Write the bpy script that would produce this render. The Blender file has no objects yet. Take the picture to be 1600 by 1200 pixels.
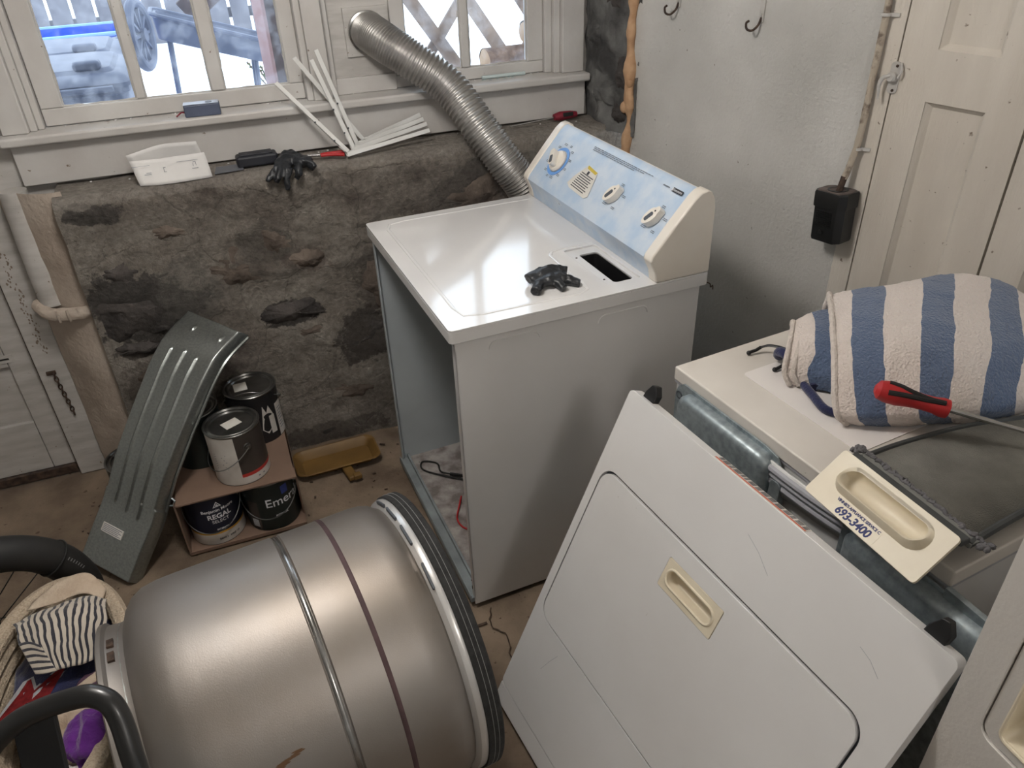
import bpy, bmesh, math, random
import numpy as np
from mathutils import Vector, Matrix, Euler

random.seed(7)
rng = np.random.RandomState(11)
S = bpy.context.scene
COL = S.collection

# ------------------------------------------------------------------ camera
cam = bpy.data.cameras.new('camera')
cam.sensor_width = 36.0
cam.lens = 1195.55 / 1600.0 * 36.0
cam.clip_start = 0.02
cam.clip_end = 200.0
cam_o = bpy.data.objects.new('camera', cam)
COL.objects.link(cam_o)
CR = ((0.9322, -0.3604, -0.0306), (-0.2199, -0.4979, -0.8389), (0.2871, 0.7889, -0.5434))
r0, r1, r2 = [Vector(r).normalized() for r in CR]
r1 = (r1 - r0 * r0.dot(r1)).normalized()
r2 = r0.cross(r1)
cam_o.matrix_world = Matrix(((r0.x, -r1.x, -r2.x, -0.398), (r0.y, -r1.y, -r2.y, -1.468), (r0.z, -r1.z, -r2.z, 1.748), (0, 0, 0, 1)))
S.camera = cam_o

# ------------------------------------------------------------------ sky, lights, exposure
world = bpy.data.worlds.new('sky')
S.world = world
world.use_nodes = True
wn = world.node_tree.nodes
wn['Background'].inputs['Color'].default_value = (0.80, 0.90, 1.0, 1)
wn['Background'].inputs['Strength'].default_value = 2.6

def area_light(name, loc, rot, sx, sy, power, color, portal=False):
    l = bpy.data.lights.new(name, 'AREA')
    l.shape = 'RECTANGLE'; l.size = sx; l.size_y = sy; l.energy = power; l.color = color
    if portal:
        l.cycles.is_portal = True
    o = bpy.data.objects.new(name, l); COL.objects.link(o)
    o.location = loc; o.rotation_euler = rot
    return o

def bulb(name, loc, power, color, radius):
    l = bpy.data.lights.new(name, 'POINT')
    l.energy = power; l.color = color; l.shadow_soft_size = radius
    o = bpy.data.objects.new(name, l); COL.objects.link(o); o.location = loc
    return o

# portals: they only tell the renderer where daylight comes in
area_light('daylight_portal_windows', (-0.05, 1.33, 1.58), (math.radians(-90), 0, 0), 1.9, 0.9, 1, (1, 1, 1), True)
# the room's ceiling bulb and an added unseen fill light behind the camera
bulb('ceiling_bulb', (-0.40, -0.10, 2.18), 26, (1.0, 0.965, 0.925), 0.13)
bulb('rear_fill_light', (0.2, -2.3, 2.1), 14, (1.0, 0.95, 0.90), 0.15)
S.view_settings.view_transform = 'Standard'
S.view_settings.look = 'None'
S.view_settings.gamma = 1.0
S.view_settings.use_curve_mapping = False
S.view_settings.exposure = 0.55

# ------------------------------------------------------------------ colour + materials
def lin(c):
    out = []
    for v in c:
        v /= 255.0
        out.append(v / 12.92 if v <= 0.04045 else ((v + 0.055) / 1.055) ** 2.4)
    return tuple(out) + (1.0,)

MATS = {}
def mat(name, c, rough=0.5, metal=0.0, c2=None, vs=6.0, lo=0.35, hi=0.7, bump=0.0, bs=60.0, coat=0.0, detail=6.0,
        speck=None, ss=90.0, st=0.72, stretch=None, alpha=None, sheen=0.0, rvar=0.0, bdist=0.01, spec=0.5):
    if name in MATS:
        return MATS[name]
    m = bpy.data.materials.new(name); m.use_nodes = True
    nt = m.node_tree; N = nt.nodes; L = nt.links
    b = N['Principled BSDF']
    b.inputs['Roughness'].default_value = rough
    b.inputs['Metallic'].default_value = metal
    b.inputs['Coat Weight'].default_value = coat
    b.inputs['Coat Roughness'].default_value = 0.08
    b.inputs['Sheen Weight'].default_value = sheen
    b.inputs['Specular IOR Level'].default_value = spec
    tc = N.new('ShaderNodeTexCoord')
    vec = tc.outputs['Object']
    if stretch:
        mp = N.new('ShaderNodeMapping'); mp.inputs['Scale'].default_value = stretch
        L.new(vec, mp.inputs['Vector']); vec = mp.outputs['Vector']
    if c2 is None:
        b.inputs['Base Color'].default_value = lin(c)
        colout = None
    else:
        nz = N.new('ShaderNodeTexNoise'); nz.inputs['Scale'].default_value = vs; nz.inputs['Detail'].default_value = detail
        L.new(vec, nz.inputs['Vector'])
        cr = N.new('ShaderNodeValToRGB')
        cr.color_ramp.elements[0].position = lo; cr.color_ramp.elements[1].position = hi
        cr.color_ramp.elements[0].color = lin(c2); cr.color_ramp.elements[1].color = lin(c)
        L.new(nz.outputs['Fac'], cr.inputs['Fac'])
        colout = cr.outputs['Color']
        if rvar:
            mr = N.new('ShaderNodeMapRange'); mr.inputs['To Min'].default_value = rough + rvar; mr.inputs['To Max'].default_value = max(0.02, rough - rvar)
            mr.inputs['From Min'].default_value = 0.3; mr.inputs['From Max'].default_value = 0.7
            L.new(nz.outputs['Fac'], mr.inputs['Value']); L.new(mr.outputs['Result'], b.inputs['Roughness'])
    if speck:
        n2 = N.new('ShaderNodeTexNoise'); n2.inputs['Scale'].default_value = ss; n2.inputs['Detail'].default_value = 3.0
        L.new(tc.outputs['Object'], n2.inputs['Vector'])
        r2_ = N.new('ShaderNodeValToRGB'); r2_.color_ramp.elements[0].position = st; r2_.color_ramp.elements[1].position = min(1.0, st + 0.04)
        r2_.color_ramp.elements[0].color = (0, 0, 0, 1); r2_.color_ramp.elements[1].color = (1, 1, 1, 1)
        L.new(n2.outputs['Fac'], r2_.inputs['Fac'])
        mx = N.new('ShaderNodeMix'); mx.data_type = 'RGBA'
        L.new(r2_.outputs['Color'], mx.inputs['Factor'])
        if colout is not None:
            L.new(colout, mx.inputs['A'])
        else:
            mx.inputs['A'].default_value = lin(c)
        mx.inputs['B'].default_value = lin(speck)
        colout = mx.outputs['Result']
    if colout is not None:
        L.new(colout, b.inputs['Base Color'])
    if bump:
        n3 = N.new('ShaderNodeTexNoise'); n3.inputs['Scale'].default_value = bs; n3.inputs['Detail'].default_value = 4.0
        L.new(vec, n3.inputs['Vector'])
        bp = N.new('ShaderNodeBump'); bp.inputs['Strength'].default_value = bump; bp.inputs['Distance'].default_value = bdist
        L.new(n3.outputs['Fac'], bp.inputs['Height']); L.new(bp.outputs['Normal'], b.inputs['Normal'])
    MATS[name] = m
    return m

def glass_mat():
    m = bpy.data.materials.new('window_glass'); m.use_nodes = True
    nt = m.node_tree; N = nt.nodes; L = nt.links
    N.remove(N['Principled BSDF'])
    out = N['Material Output']
    tr = N.new('ShaderNodeBsdfTransparent'); tr.inputs['Color'].default_value = (0.93, 0.95, 0.97, 1)
    gl = N.new('ShaderNodeBsdfGlossy'); gl.inputs['Roughness'].default_value = 0.03
    df = N.new('ShaderNodeBsdfTranslucent'); df.inputs['Color'].default_value = (0.85, 0.9, 1, 1)
    fr = N.new('ShaderNodeFresnel'); fr.inputs['IOR'].default_value = 1.45
    m1 = N.new('ShaderNodeMixShader'); m2 = N.new('ShaderNodeMixShader')
    tc = N.new('ShaderNodeTexCoord'); nz = N.new('ShaderNodeTexNoise'); nz.inputs['Scale'].default_value = 26; nz.inputs['Detail'].default_value = 8
    L.new(tc.outputs['Object'], nz.inputs['Vector'])
    cr = N.new('ShaderNodeMapRange'); cr.inputs['From Min'].default_value = 0.42; cr.inputs['From Max'].default_value = 0.8
    cr.inputs['To Min'].default_value = 0.012; cr.inputs['To Max'].default_value = 0.16
    L.new(nz.outputs['Fac'], cr.inputs['Value'])
    L.new(cr.outputs['Result'], m1.inputs['Fac']); L.new(tr.outputs[0], m1.inputs[1]); L.new(df.outputs[0], m1.inputs[2])
    L.new(fr.outputs[0], m2.inputs['Fac']); L.new(m1.outputs[0], m2.inputs[1]); L.new(gl.outputs[0], m2.inputs[2])
    L.new(m2.outputs[0], out.inputs['Surface'])
    return m

GLASS = glass_mat()
ENAMEL = mat('white_enamel', (222, 221, 220), 0.28, c2=(214, 212, 210), vs=3, coat=0.5, bump=0.04, bs=180, bdist=0.002, speck=(130, 112, 98), ss=70, st=0.765)
LIDEN = mat('glossy_lid_enamel', (226, 225, 224), 0.14, c2=(214, 213, 213), vs=2.2, coat=0.8, bump=0.10, bs=9, bdist=0.004)
INNER = mat('inner_blue_white_enamel', (196, 204, 207), 0.45, c2=(180, 188, 192), vs=4)
CREAM = mat('cream_plastic', (226, 216, 194), 0.42, c2=(216, 204, 180), vs=9)
CREAMW = mat('warm_white_plastic', (232, 226, 216), 0.32, c2=(222, 214, 202), vs=5, coat=0.2)
BLUEP = mat('blue_fascia', (176, 197, 220), 0.42, c2=(198, 210, 224), vs=16, lo=0.40, hi=0.62, bump=0.05, bs=40, speck=(96, 96, 100), ss=70, st=0.77)
GALV = mat('galvanised_steel', (166, 176, 180), 0.42, 0.55, c2=(136, 146, 150), vs=60, lo=0.35, hi=0.65, bump=0.06, bs=40, rvar=0.08)
GALV2 = mat('galvanised_dark', (166, 171, 169), 0.32, 0.88, c2=(150, 155, 153), vs=150, lo=0.35, hi=0.65, bump=0.02, bs=25)
DRUM = mat('silver_tan_drum_paint', (156, 151, 147), 0.47, 0.80, c2=(140, 131, 122), vs=2.6, lo=0.35, hi=0.65, bump=0.10, bs=420, bdist=0.002)
SEAM = mat('polished_steel_seam', (196, 196, 196), 0.22, 0.9, c2=(120, 118, 115), vs=14)
BELTM = mat('belt_rubber_mark', (84, 62, 64), 0.7, c2=(66, 48, 50), vs=20)
FELT = mat('dark_felt', (52, 52, 52), 0.95, c2=(38, 38, 38), vs=60, bump=0.3, bs=300)
THREAD = mat('light_stitch', (150, 150, 148), 0.8)
BLACKP = mat('black_plastic', (30, 30, 31), 0.42, c2=(22, 22, 23), vs=20)
BLACKR = mat('black_rubber', (26, 26, 27), 0.62, c2=(38, 37, 36), vs=14)
BLACKT = mat('black_tube_paint', (28, 28, 29), 0.35, c2=(36, 36, 36), vs=8, coat=0.2)
NITRILE = mat('black_nitrile', (26, 28, 31), 0.38, c2=(40, 42, 46), vs=40, bump=0.3, bs=70)
PAINTW = mat('white_painted_wood', (194, 191, 187), 0.5, c2=(172, 168, 163), vs=7, bump=0.12, bs=30, stretch=(1, 1, 5), speck=(128, 112, 98), ss=55, st=0.71)
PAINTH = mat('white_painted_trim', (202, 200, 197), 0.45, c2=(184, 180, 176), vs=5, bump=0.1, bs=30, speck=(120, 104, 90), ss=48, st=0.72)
CUPB = mat('old_white_cupboard_paint', (212, 205, 195), 0.5, c2=(196, 188, 177), vs=3, bump=0.15, bs=70, stretch=(3, 3, 0.6), speck=(124, 110, 96), ss=46, st=0.69)
PLASTER = mat('rough_white_plaster', (202, 200, 196), 0.75, c2=(172, 170, 165), vs=2.4, lo=0.30, hi=0.68, bump=0.55, bs=95, bdist=0.006, speck=(112, 102, 92), ss=60, st=0.715)
PIER = mat('cream_plaster', (192, 180, 167), 0.75, c2=(166, 152, 139), vs=4, bump=0.4, bs=60, speck=(110, 96, 82), ss=40, st=0.76)
def mortar_mat(name, ca_, cb_, cc_, patches=()):
    m = bpy.data.materials.new(name); m.use_nodes = True
    nt = m.node_tree; N = nt.nodes; L = nt.links; b = N['Principled BSDF']; b.inputs['Roughness'].default_value = 0.93
    tc = N.new('ShaderNodeTexCoord'); v = tc.outputs['Object']
    n1 = N.new('ShaderNodeTexNoise'); n1.inputs['Scale'].default_value = 3.6; n1.inputs['Detail'].default_value = 9; n1.inputs['Roughness'].default_value = 0.62; L.new(v, n1.inputs['Vector'])
    r = N.new('ShaderNodeValToRGB'); r.color_ramp.elements[0].position = 0.33; r.color_ramp.elements[0].color = lin(cc_)
    r.color_ramp.elements[1].position = 0.64; r.color_ramp.elements[1].color = lin(ca_); e = r.color_ramp.elements.new(0.46); e.color = lin(cb_)
    L.new(n1.outputs['Fac'], r.inputs['Fac'])
    n2 = N.new('ShaderNodeTexNoise'); n2.inputs['Scale'].default_value = 62; n2.inputs['Detail'].default_value = 10; n2.inputs['Roughness'].default_value = 0.7; L.new(v, n2.inputs['Vector'])
    mr = N.new('ShaderNodeMapRange'); mr.inputs['From Min'].default_value = 0.3; mr.inputs['From Max'].default_value = 0.7; mr.inputs['To Min'].default_value = 0.62; mr.inputs['To Max'].default_value = 1.32; L.new(n2.outputs['Fac'], mr.inputs['Value'])
    # hairline cracks
    mp = N.new('ShaderNodeVectorMath'); mp.operation = 'MULTIPLY_ADD'; mp.inputs[1].default_value = (0.16, 0.16, 0.16); L.new(n1.outputs['Color'], mp.inputs[0]); L.new(v, mp.inputs[2])
    vo = N.new('ShaderNodeTexVoronoi'); vo.feature = 'DISTANCE_TO_EDGE'; vo.inputs['Scale'].default_value = 4.0; L.new(mp.outputs[0], vo.inputs['Vector'])
    ck_ = N.new('ShaderNodeMapRange'); ck_.inputs['From Min'].default_value = 0.0; ck_.inputs['From Max'].default_value = 0.014; ck_.inputs['To Min'].default_value = 0.74; ck_.inputs['To Max'].default_value = 1.0; L.new(vo.outputs['Distance'], ck_.inputs['Value'])
    mu = N.new('ShaderNodeMath'); mu.operation = 'MULTIPLY'; L.new(mr.outputs['Result'], mu.inputs[0]); L.new(ck_.outputs['Result'], mu.inputs[1])
    hs = N.new('ShaderNodeVectorMath'); hs.operation = 'SCALE'; L.new(r.outputs['Color'], hs.inputs[0]); L.new(mu.outputs[0], hs.inputs['Scale'])
    col = hs.outputs[0]
    def vm(op, a, bb):
        q = N.new('ShaderNodeVectorMath'); q.operation = op
        for i_, w in enumerate((a, bb)):
            if hasattr(w, 'is_linked'): L.new(w, q.inputs[i_])
            else: q.inputs[i_].default_value = w
        return q
    n4 = N.new('ShaderNodeTexNoise'); n4.inputs['Scale'].default_value = 9; n4.inputs['Detail'].default_value = 9; n4.inputs['Roughness'].default_value = 0.72; L.new(v, n4.inputs['Vector'])
    for (px, pz, rx, rz, amt, tint) in patches:
        q = vm('MULTIPLY', vm('SUBTRACT', v, (px, 0, pz)).outputs[0], (1 / rx, 0, 1 / rz))
        ln = N.new('ShaderNodeVectorMath'); ln.operation = 'LENGTH'; L.new(q.outputs[0], ln.inputs[0])
        ma = N.new('ShaderNodeMath'); ma.operation = 'MULTIPLY_ADD'; ma.inputs[1].default_value = 2.6; L.new(n4.outputs['Fac'], ma.inputs[0]); L.new(ln.outputs['Value'], ma.inputs[2])
        sm_ = N.new('ShaderNodeMapRange'); sm_.inputs['From Min'].default_value = 2.16; sm_.inputs['From Max'].default_value = 2.30; sm_.inputs['To Min'].default_value = amt; sm_.inputs['To Max'].default_value = 0.0; L.new(ma.outputs[0], sm_.inputs['Value'])
        mx = N.new('ShaderNodeMix'); mx.data_type = 'RGBA'; L.new(sm_.outputs['Result'], mx.inputs['Factor']); L.new(col, mx.inputs['A'])
        sc_ = N.new('ShaderNodeVectorMath'); sc_.operation = 'SCALE'; sc_.inputs[0].default_value = lin(tint)[:3]; L.new(mr.outputs['Result'], sc_.inputs['Scale'])
        L.new(sc_.outputs[0], mx.inputs['B']); col = mx.outputs['Result']
    L.new(col, b.inputs['Base Color'])
    ad = N.new('ShaderNodeMath'); ad.operation = 'MULTIPLY_ADD'; ad.inputs[1].default_value = 0.5; L.new(ck_.outputs['Result'], ad.inputs[0]); L.new(n2.outputs['Fac'], ad.inputs[2])
    bp = N.new('ShaderNodeBump'); bp.inputs['Strength'].default_value = 1.0; bp.inputs['Distance'].default_value = 0.02; L.new(ad.outputs[0], bp.inputs['Height']); L.new(bp.outputs['Normal'], b.inputs['Normal'])
    return m
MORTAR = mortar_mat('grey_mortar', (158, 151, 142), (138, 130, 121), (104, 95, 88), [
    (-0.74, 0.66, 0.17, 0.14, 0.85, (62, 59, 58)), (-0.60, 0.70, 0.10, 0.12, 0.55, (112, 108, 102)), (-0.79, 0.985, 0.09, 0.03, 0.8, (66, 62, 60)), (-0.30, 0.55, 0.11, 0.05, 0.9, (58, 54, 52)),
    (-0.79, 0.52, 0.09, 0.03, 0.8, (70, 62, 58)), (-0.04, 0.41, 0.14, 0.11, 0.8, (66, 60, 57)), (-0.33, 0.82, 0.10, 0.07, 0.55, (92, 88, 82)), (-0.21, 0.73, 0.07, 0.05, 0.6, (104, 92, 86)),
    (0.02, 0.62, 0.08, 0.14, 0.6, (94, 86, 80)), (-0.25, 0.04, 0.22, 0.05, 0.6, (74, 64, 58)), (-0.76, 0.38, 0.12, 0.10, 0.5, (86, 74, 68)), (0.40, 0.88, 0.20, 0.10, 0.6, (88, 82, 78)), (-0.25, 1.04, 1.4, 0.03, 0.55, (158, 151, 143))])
MORTAR_L = mat('grey_ledge_mortar', (150, 143, 134), 0.92, c2=(98, 92, 85), vs=7, lo=0.34, hi=0.62, bump=0.8, bs=42, detail=10, bdist=0.012)
STONED = mat('dark_stone', (86, 80, 77), 0.85, c2=(48, 45, 44), vs=11, lo=0.35, hi=0.7, bump=0.9, bs=50, detail=9)
STONEB = mat('brown_stone', (122, 110, 100), 0.9, c2=(80, 70, 63), vs=10, lo=0.35, hi=0.7, bump=0.8, bs=55, detail=9)
STONEG = mat('grey_reveal_stone', (118, 118, 116), 0.9, c2=(58, 57, 57), vs=7, lo=0.40, hi=0.66, bump=0.9, bs=34, detail=9)
FLOOR = mat('stained_concrete', (138, 121, 103), 0.85, c2=(96, 81, 67), vs=4.5, lo=0.38, hi=0.62, bump=0.35, bs=70, detail=9, speck=(84, 68, 54), ss=42, st=0.68)
CEIL = mat('ceiling_white', (216, 212, 205), 0.8)
FOAM = mat('tan_expanding_foam', (198, 162, 128), 0.75, c2=(174, 136, 102), vs=26, bump=0.3, bs=60)
CARD = mat('brown_cardboard', (134, 110, 94), 0.85, c2=(118, 96, 82), vs=6, bump=0.08, bs=60)
STEEL = mat('shiny_steel', (200, 200, 200), 0.22, 1.0, c2=(170, 170, 168), vs=20)
DUCTM = mat('flexible_foil', (192, 190, 187), 0.36, 0.8, c2=(164, 161, 157), vs=18, rvar=0.06)
WIREM = mat('bail_wire', (176, 178, 178), 0.3, 1.0)
RUSTM = mat('rusty_metal', (98, 80, 68), 0.7, 0.4, c2=(60, 48, 42), vs=50, bump=0.4, bs=90)
PAPER = mat('white_paper', (226, 224, 222), 0.8, c2=(210, 208, 206), vs=6)
LABELW = mat('white_label', (222, 220, 214), 0.6, c2=(206, 202, 194), vs=12)
INK = mat('dark_ink', (52, 52, 58), 0.7)
INKG = mat('grey_ink', (112, 118, 130), 0.7)
INKB = mat('navy_ink', (40, 48, 104), 0.6)
WHITEI = mat('white_ink', (226, 228, 232), 0.6)
RED = mat('red_rubber', (188, 40, 42), 0.45, c2=(170, 32, 36), vs=30)
DRED = mat('dark_red_rubber', (140, 34, 52), 0.5, c2=(112, 26, 42), vs=30)
OCHRE = mat('ochre_plastic', (124, 94, 48), 0.5, c2=(106, 80, 42), vs=9)
NAVYC = mat('navy_fabric', (36, 42, 86), 0.9, c2=(26, 30, 66), vs=40, bump=0.3, bs=260, sheen=0.3)
PURPLE = mat('purple_fabric', (108, 34, 142), 0.85, c2=(84, 20, 116), vs=14, bump=0.4, bs=120, sheen=0.3)
CREAMC = mat('cream_fabric', (206, 190, 170), 0.9, c2=(178, 158, 138), vs=18, bump=0.4, bs=140)
MAUVE = mat('mauve_fabric', (92, 64, 84), 0.9, c2=(70, 46, 62), vs=18)
ROPE = mat('cotton_rope', (204, 188, 166), 0.9, c2=(182, 164, 142), vs=240, lo=0.36, hi=0.64, bump=0.7, bs=200)
LAT = mat('weathered_lattice_wood', (150, 132, 118), 0.85, c2=(108, 92, 82), vs=8, bump=0.3, bs=40)
POSTB = mat('dark_brown_post', (86, 74, 74), 0.8, c2=(60, 52, 54), vs=9)
LOGM = mat('split_log_wood', (196, 170, 142), 0.85, c2=(146, 116, 92), vs=12, bump=0.4, bs=40)
BARK = mat('log_bark', (124, 100, 84), 0.9, c2=(84, 66, 56), vs=20, bump=0.6, bs=50)
SNOW = mat('white_snow', (246, 248, 252), 0.9, c2=(232, 238, 246), vs=2, bump=0.3, bs=10)
BINM = mat('dark_bin_plastic', (88, 96, 116), 0.5, c2=(70, 78, 98), vs=9)
BLUEB = mat('blue_bin_plastic', (36, 92, 206), 0.45, c2=(26, 72, 176), vs=8)
LEAFM = mat('green_leaves', (86, 120, 70), 0.7, c2=(60, 90, 50), vs=20)

# ------------------------------------------------------------------ noise
def _hash(i, j, k):
    n = (i * 374761393 + j * 668265263 + k * 2147483647 // 3 + k * 1274126177) & 0xFFFFFFFF
    n = ((n ^ (n >> 13)) * 1274126177) & 0xFFFFFFFF
    return ((n ^ (n >> 16)) & 0xFFFF) / 65535.0

def vnoise(P):
    P = np.asarray(P, float)
    f = np.floor(P).astype(np.int64); t = P - f
    t = t * t * (3 - 2 * t)
    r = 0
    for dx in (0, 1):
        for dy in (0, 1):
            for dz in (0, 1):
                w = (t[:, 0] if dx else 1 - t[:, 0]) * (t[:, 1] if dy else 1 - t[:, 1]) * (t[:, 2] if dz else 1 - t[:, 2])
                r = r + w * _hash(f[:, 0] + dx, f[:, 1] + dy, f[:, 2] + dz)
    return r * 2 - 1

def fbm(P, o=4):
    P = np.asarray(P, float); r = 0; a = 1.0
    for k in range(o):
        r = r + a * vnoise(P * (2 ** k) + k * 17.3); a *= 0.5
    return r

# ------------------------------------------------------------------ mesh builder
class MB:
    def __init__(s):
        s.v = []; s.f = []; s.uv = None
    def add(s, vs, fs):
        o = len(s.v); s.v += [tuple(p) for p in vs]; s.f += [tuple(i + o for i in f) for f in fs]
        return s
    def box(s, x0, x1, y0, y1, z0, z1, M=None):
        vs = [Vector(p) for p in ((x0, y0, z0), (x1, y0, z0), (x1, y1, z0), (x0, y1, z0), (x0, y0, z1), (x1, y0, z1), (x1, y1, z1), (x0, y1, z1))]
        if M is not None: vs = [M @ p for p in vs]
        return s.add(vs, [(0, 3, 2, 1), (4, 5, 6, 7), (0, 1, 5, 4), (1, 2, 6, 5), (2, 3, 7, 6), (3, 0, 4, 7)])
    def bar(s, a, b, w, h, up=(0, 0, 1)):
        a = Vector(a); b = Vector(b); d = (b - a).normalized(); u = Vector(up)
        r = d.cross(u)
        if r.length < 1e-5: r = d.cross(Vector((1, 0, 0)))
        r.normalize(); u = r.cross(d)
        vs = []
        for p in (a, b):
            for (i, j) in ((-1, -1), (1, -1), (1, 1), (-1, 1)):
                vs.append(p + r * (i * w / 2) + u * (j * h / 2))
        return s.add(vs, [(3, 2, 1, 0), (4, 5, 6, 7), (0, 1, 5, 4), (1, 2, 6, 5), (2, 3, 7, 6), (3, 0, 4, 7)])
    def tube(s, path, rad, n=10, closed=False, caps=True, flat=1.0, up=None):
        P = [Vector(p) for p in path]; k = len(P)
        R = rad if hasattr(rad, '__len__') else [rad] * k
        T = []
        for i in range(k):
            a = P[(i - 1) % k] if (closed or i > 0) else P[i]
            b = P[(i + 1) % k] if (closed or i < k - 1) else P[i]
            T.append((b - a).normalized())
        nrm = Vector(up) if up else (Vector((0, 0, 1)) if abs(T[0].z) < 0.9 else Vector((1, 0, 0)))
        nrm = (nrm - T[0] * nrm.dot(T[0])).normalized()
        o = len(s.v)
        for i in range(k):
            nrm = nrm - T[i] * nrm.dot(T[i])
            nrm.normalize()
            bn = T[i].cross(nrm)
            for j in range(n):
                a = 2 * math.pi * j / n
                s.v.append(tuple(P[i] + nrm * (math.cos(a) * R[i] * flat) + bn * (math.sin(a) * R[i])))
        m = k if closed else k - 1
        for i in range(m):
            i2 = (i + 1) % k
            for j in range(n):
                j2 = (j + 1) % n
                s.f.append((o + i * n + j, o + i * n + j2, o + i2 * n + j2, o + i2 * n + j))
        if caps and not closed:
            s.f.append(tuple(o + j for j in reversed(range(n))))
            s.f.append(tuple(o + (k - 1) * n + j for j in range(n)))
        return s
    def lathe(s, prof, n=48, M=None, cap0=False, cap1=False):
        """prof: (r, z) pairs about local Z"""
        o = len(s.v)
        for (r, z) in prof:
            for j in range(n):
                a = 2 * math.pi * j / n
                p = Vector((r * math.cos(a), r * math.sin(a), z))
                s.v.append(tuple(M @ p if M is not None else p))
        for i in range(len(prof) - 1):
            for j in range(n):
                j2 = (j + 1) % n
                s.f.append((o + i * n + j, o + i * n + j2, o + (i + 1) * n + j2, o + (i + 1) * n + j))
        if cap0: s.f.append(tuple(o + j for j in reversed(range(n))))
        if cap1: s.f.append(tuple(o + (len(prof) - 1) * n + j for j in range(n)))
        return s
    def loft(s, loops, cap0=False, cap1=False, close=True):
        o = len(s.v); n = len(loops[0])
        for lp in loops: s.v += [tuple(p) for p in lp]
        for i in range(len(loops) - 1):
            for j in range(n if close else n - 1):
                j2 = (j + 1) % n
                s.f.append((o + i * n + j, o + i * n + j2, o + (i + 1) * n + j2, o + (i + 1) * n + j))
        if cap0: s.f.append(tuple(o + j for j in reversed(range(n))))
        if cap1: s.f.append(tuple(o + (len(loops) - 1) * n + j for j in range(n)))
        return s
    def ball(s, c, r, M=None, nu=14, nv=9):
        o = len(s.v); c = Vector(c)
        r = Vector(r) if hasattr(r, '__len__') else Vector((r, r, r))
        for i in range(nv + 1):
            th = math.pi * i / nv
            for j in range(nu):
                ph = 2 * math.pi * j / nu
                p = Vector((r.x * math.sin(th) * math.cos(ph), r.y * math.sin(th) * math.sin(ph), r.z * math.cos(th)))
                s.v.append(tuple(c + (M @ p if M is not None else p)))
        for i in range(nv):
            for j in range(nu):
                j2 = (j + 1) % nu
                s.f.append((o + i * nu + j, o + (i + 1) * nu + j, o + (i + 1) * nu + j2, o + i * nu + j2))
        return s
    def prism(s, outer, z0, z1, holes=(), M=None):
        """plate in local XY with holes, between z0 and z1"""
        bm = bmesh.new(); edges = []; rings = []
        for lp in [outer] + list(holes):
            vs = [bm.verts.new((p[0], p[1], 0)) for p in lp]
            rings.append(vs)
            for i in range(len(vs)):
                edges.append(bm.edges.new((vs[i], vs[(i + 1) % len(vs)])))
        bmesh.ops.triangle_fill(bm, use_beauty=True, use_dissolve=False, edges=edges)
        bm.verts.index_update()
        flat = [(v.co.x, v.co.y) for v in bm.verts]
        tris = [[v.index for v in f.verts] for f in bm.faces]
        o = len(s.v); n = len(flat)
        for z in (z0, z1):
            for p in flat:
                q = Vector((p[0], p[1], z)); s.v.append(tuple(M @ q if M is not None else q))
        for t in tris:
            a, b, c = [Vector(flat[i]) for i in t]
            if (b - a).cross(c - a) < 0: t = t[::-1]
            s.f.append(tuple(o + n + i for i in t)); s.f.append(tuple(o + i for i in reversed(t)))
        for vs in rings:
            ids = [v.index for v in vs]
            for i in range(len(ids)):
                a, b = ids[i], ids[(i + 1) % len(ids)]
                s.f.append((o + a, o + b, o + n + b, o + n + a))
        bm.free()
        return s
    def noise(s, amp, sc, seed=0.0, o=3):
        P = np.array(s.v); d = np.stack([fbm(P * sc + seed + 31.7 * k, o) for k in range(3)], 1)
        s.v = [tuple(p) for p in P + d * amp]
        return s
    def xf(s, M):
        s.v = [tuple(M @ Vector(p)) for p in s.v]
        return s
    def build(s, name, m, parent=None, smooth=30, bevel=0.0, seg=2, solid=0.0, sub=0, fixn=True, uv=None, remesh=0.0, off=0.0):
        me = bpy.data.meshes.new(name)
        me.from_pydata(s.v, [], s.f)
        bm = bmesh.new(); bm.from_mesh(me)
        if fixn: bmesh.ops.recalc_face_normals(bm, faces=bm.faces)
        if smooth is not None:
            lim = math.radians(smooth)
            for f in bm.faces: f.smooth = True
            for e in bm.edges:
                if len(e.link_faces) == 2 and e.calc_face_angle(0) > lim: e.smooth = False
        bm.to_mesh(me); bm.free()
        if uv is not None:
            ul = me.uv_layers.new(name='uv')
            for l in me.loops: ul.data[l.index].uv = uv[l.vertex_index]
        me.materials.append(m)
        o = bpy.data.objects.new(name, me); COL.objects.link(o)
        if parent is not None: o.parent = parent
        if remesh:
            md = o.modifiers.new('remesh', 'REMESH'); md.mode = 'VOXEL'; md.voxel_size = remesh; md.use_smooth_shade = True
        if solid:
            md = o.modifiers.new('solid', 'SOLIDIFY'); md.thickness = solid; md.offset = off
        if bevel:
            md = o.modifiers.new('bevel', 'BEVEL'); md.width = bevel; md.segments = seg; md.limit_method = 'ANGLE'; md.angle_limit = math.radians(40)
            md.harden_normals = True
        if sub:
            md = o.modifiers.new('sub', 'SUBSURF'); md.levels = sub; md.render_levels = sub
        return o

def tag(o, label=None, cat=None, group=None, kind=None):
    if label: o['label'] = label
    if cat: o['category'] = cat
    if group: o['group'] = group
    if kind: o['kind'] = kind
    return o

def thing(name, label=None, cat=None, loc=(0, 0, 0), rz=0.0, group=None, kind=None, M=None):
    o = bpy.data.objects.new(name, None); o.empty_display_size = 0.05
    COL.objects.link(o)
    if M is not None: o.matrix_world = M
    else:
        o.location = loc; o.rotation_euler = (0, 0, rz)
    return tag(o, label, cat, group, kind)

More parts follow.
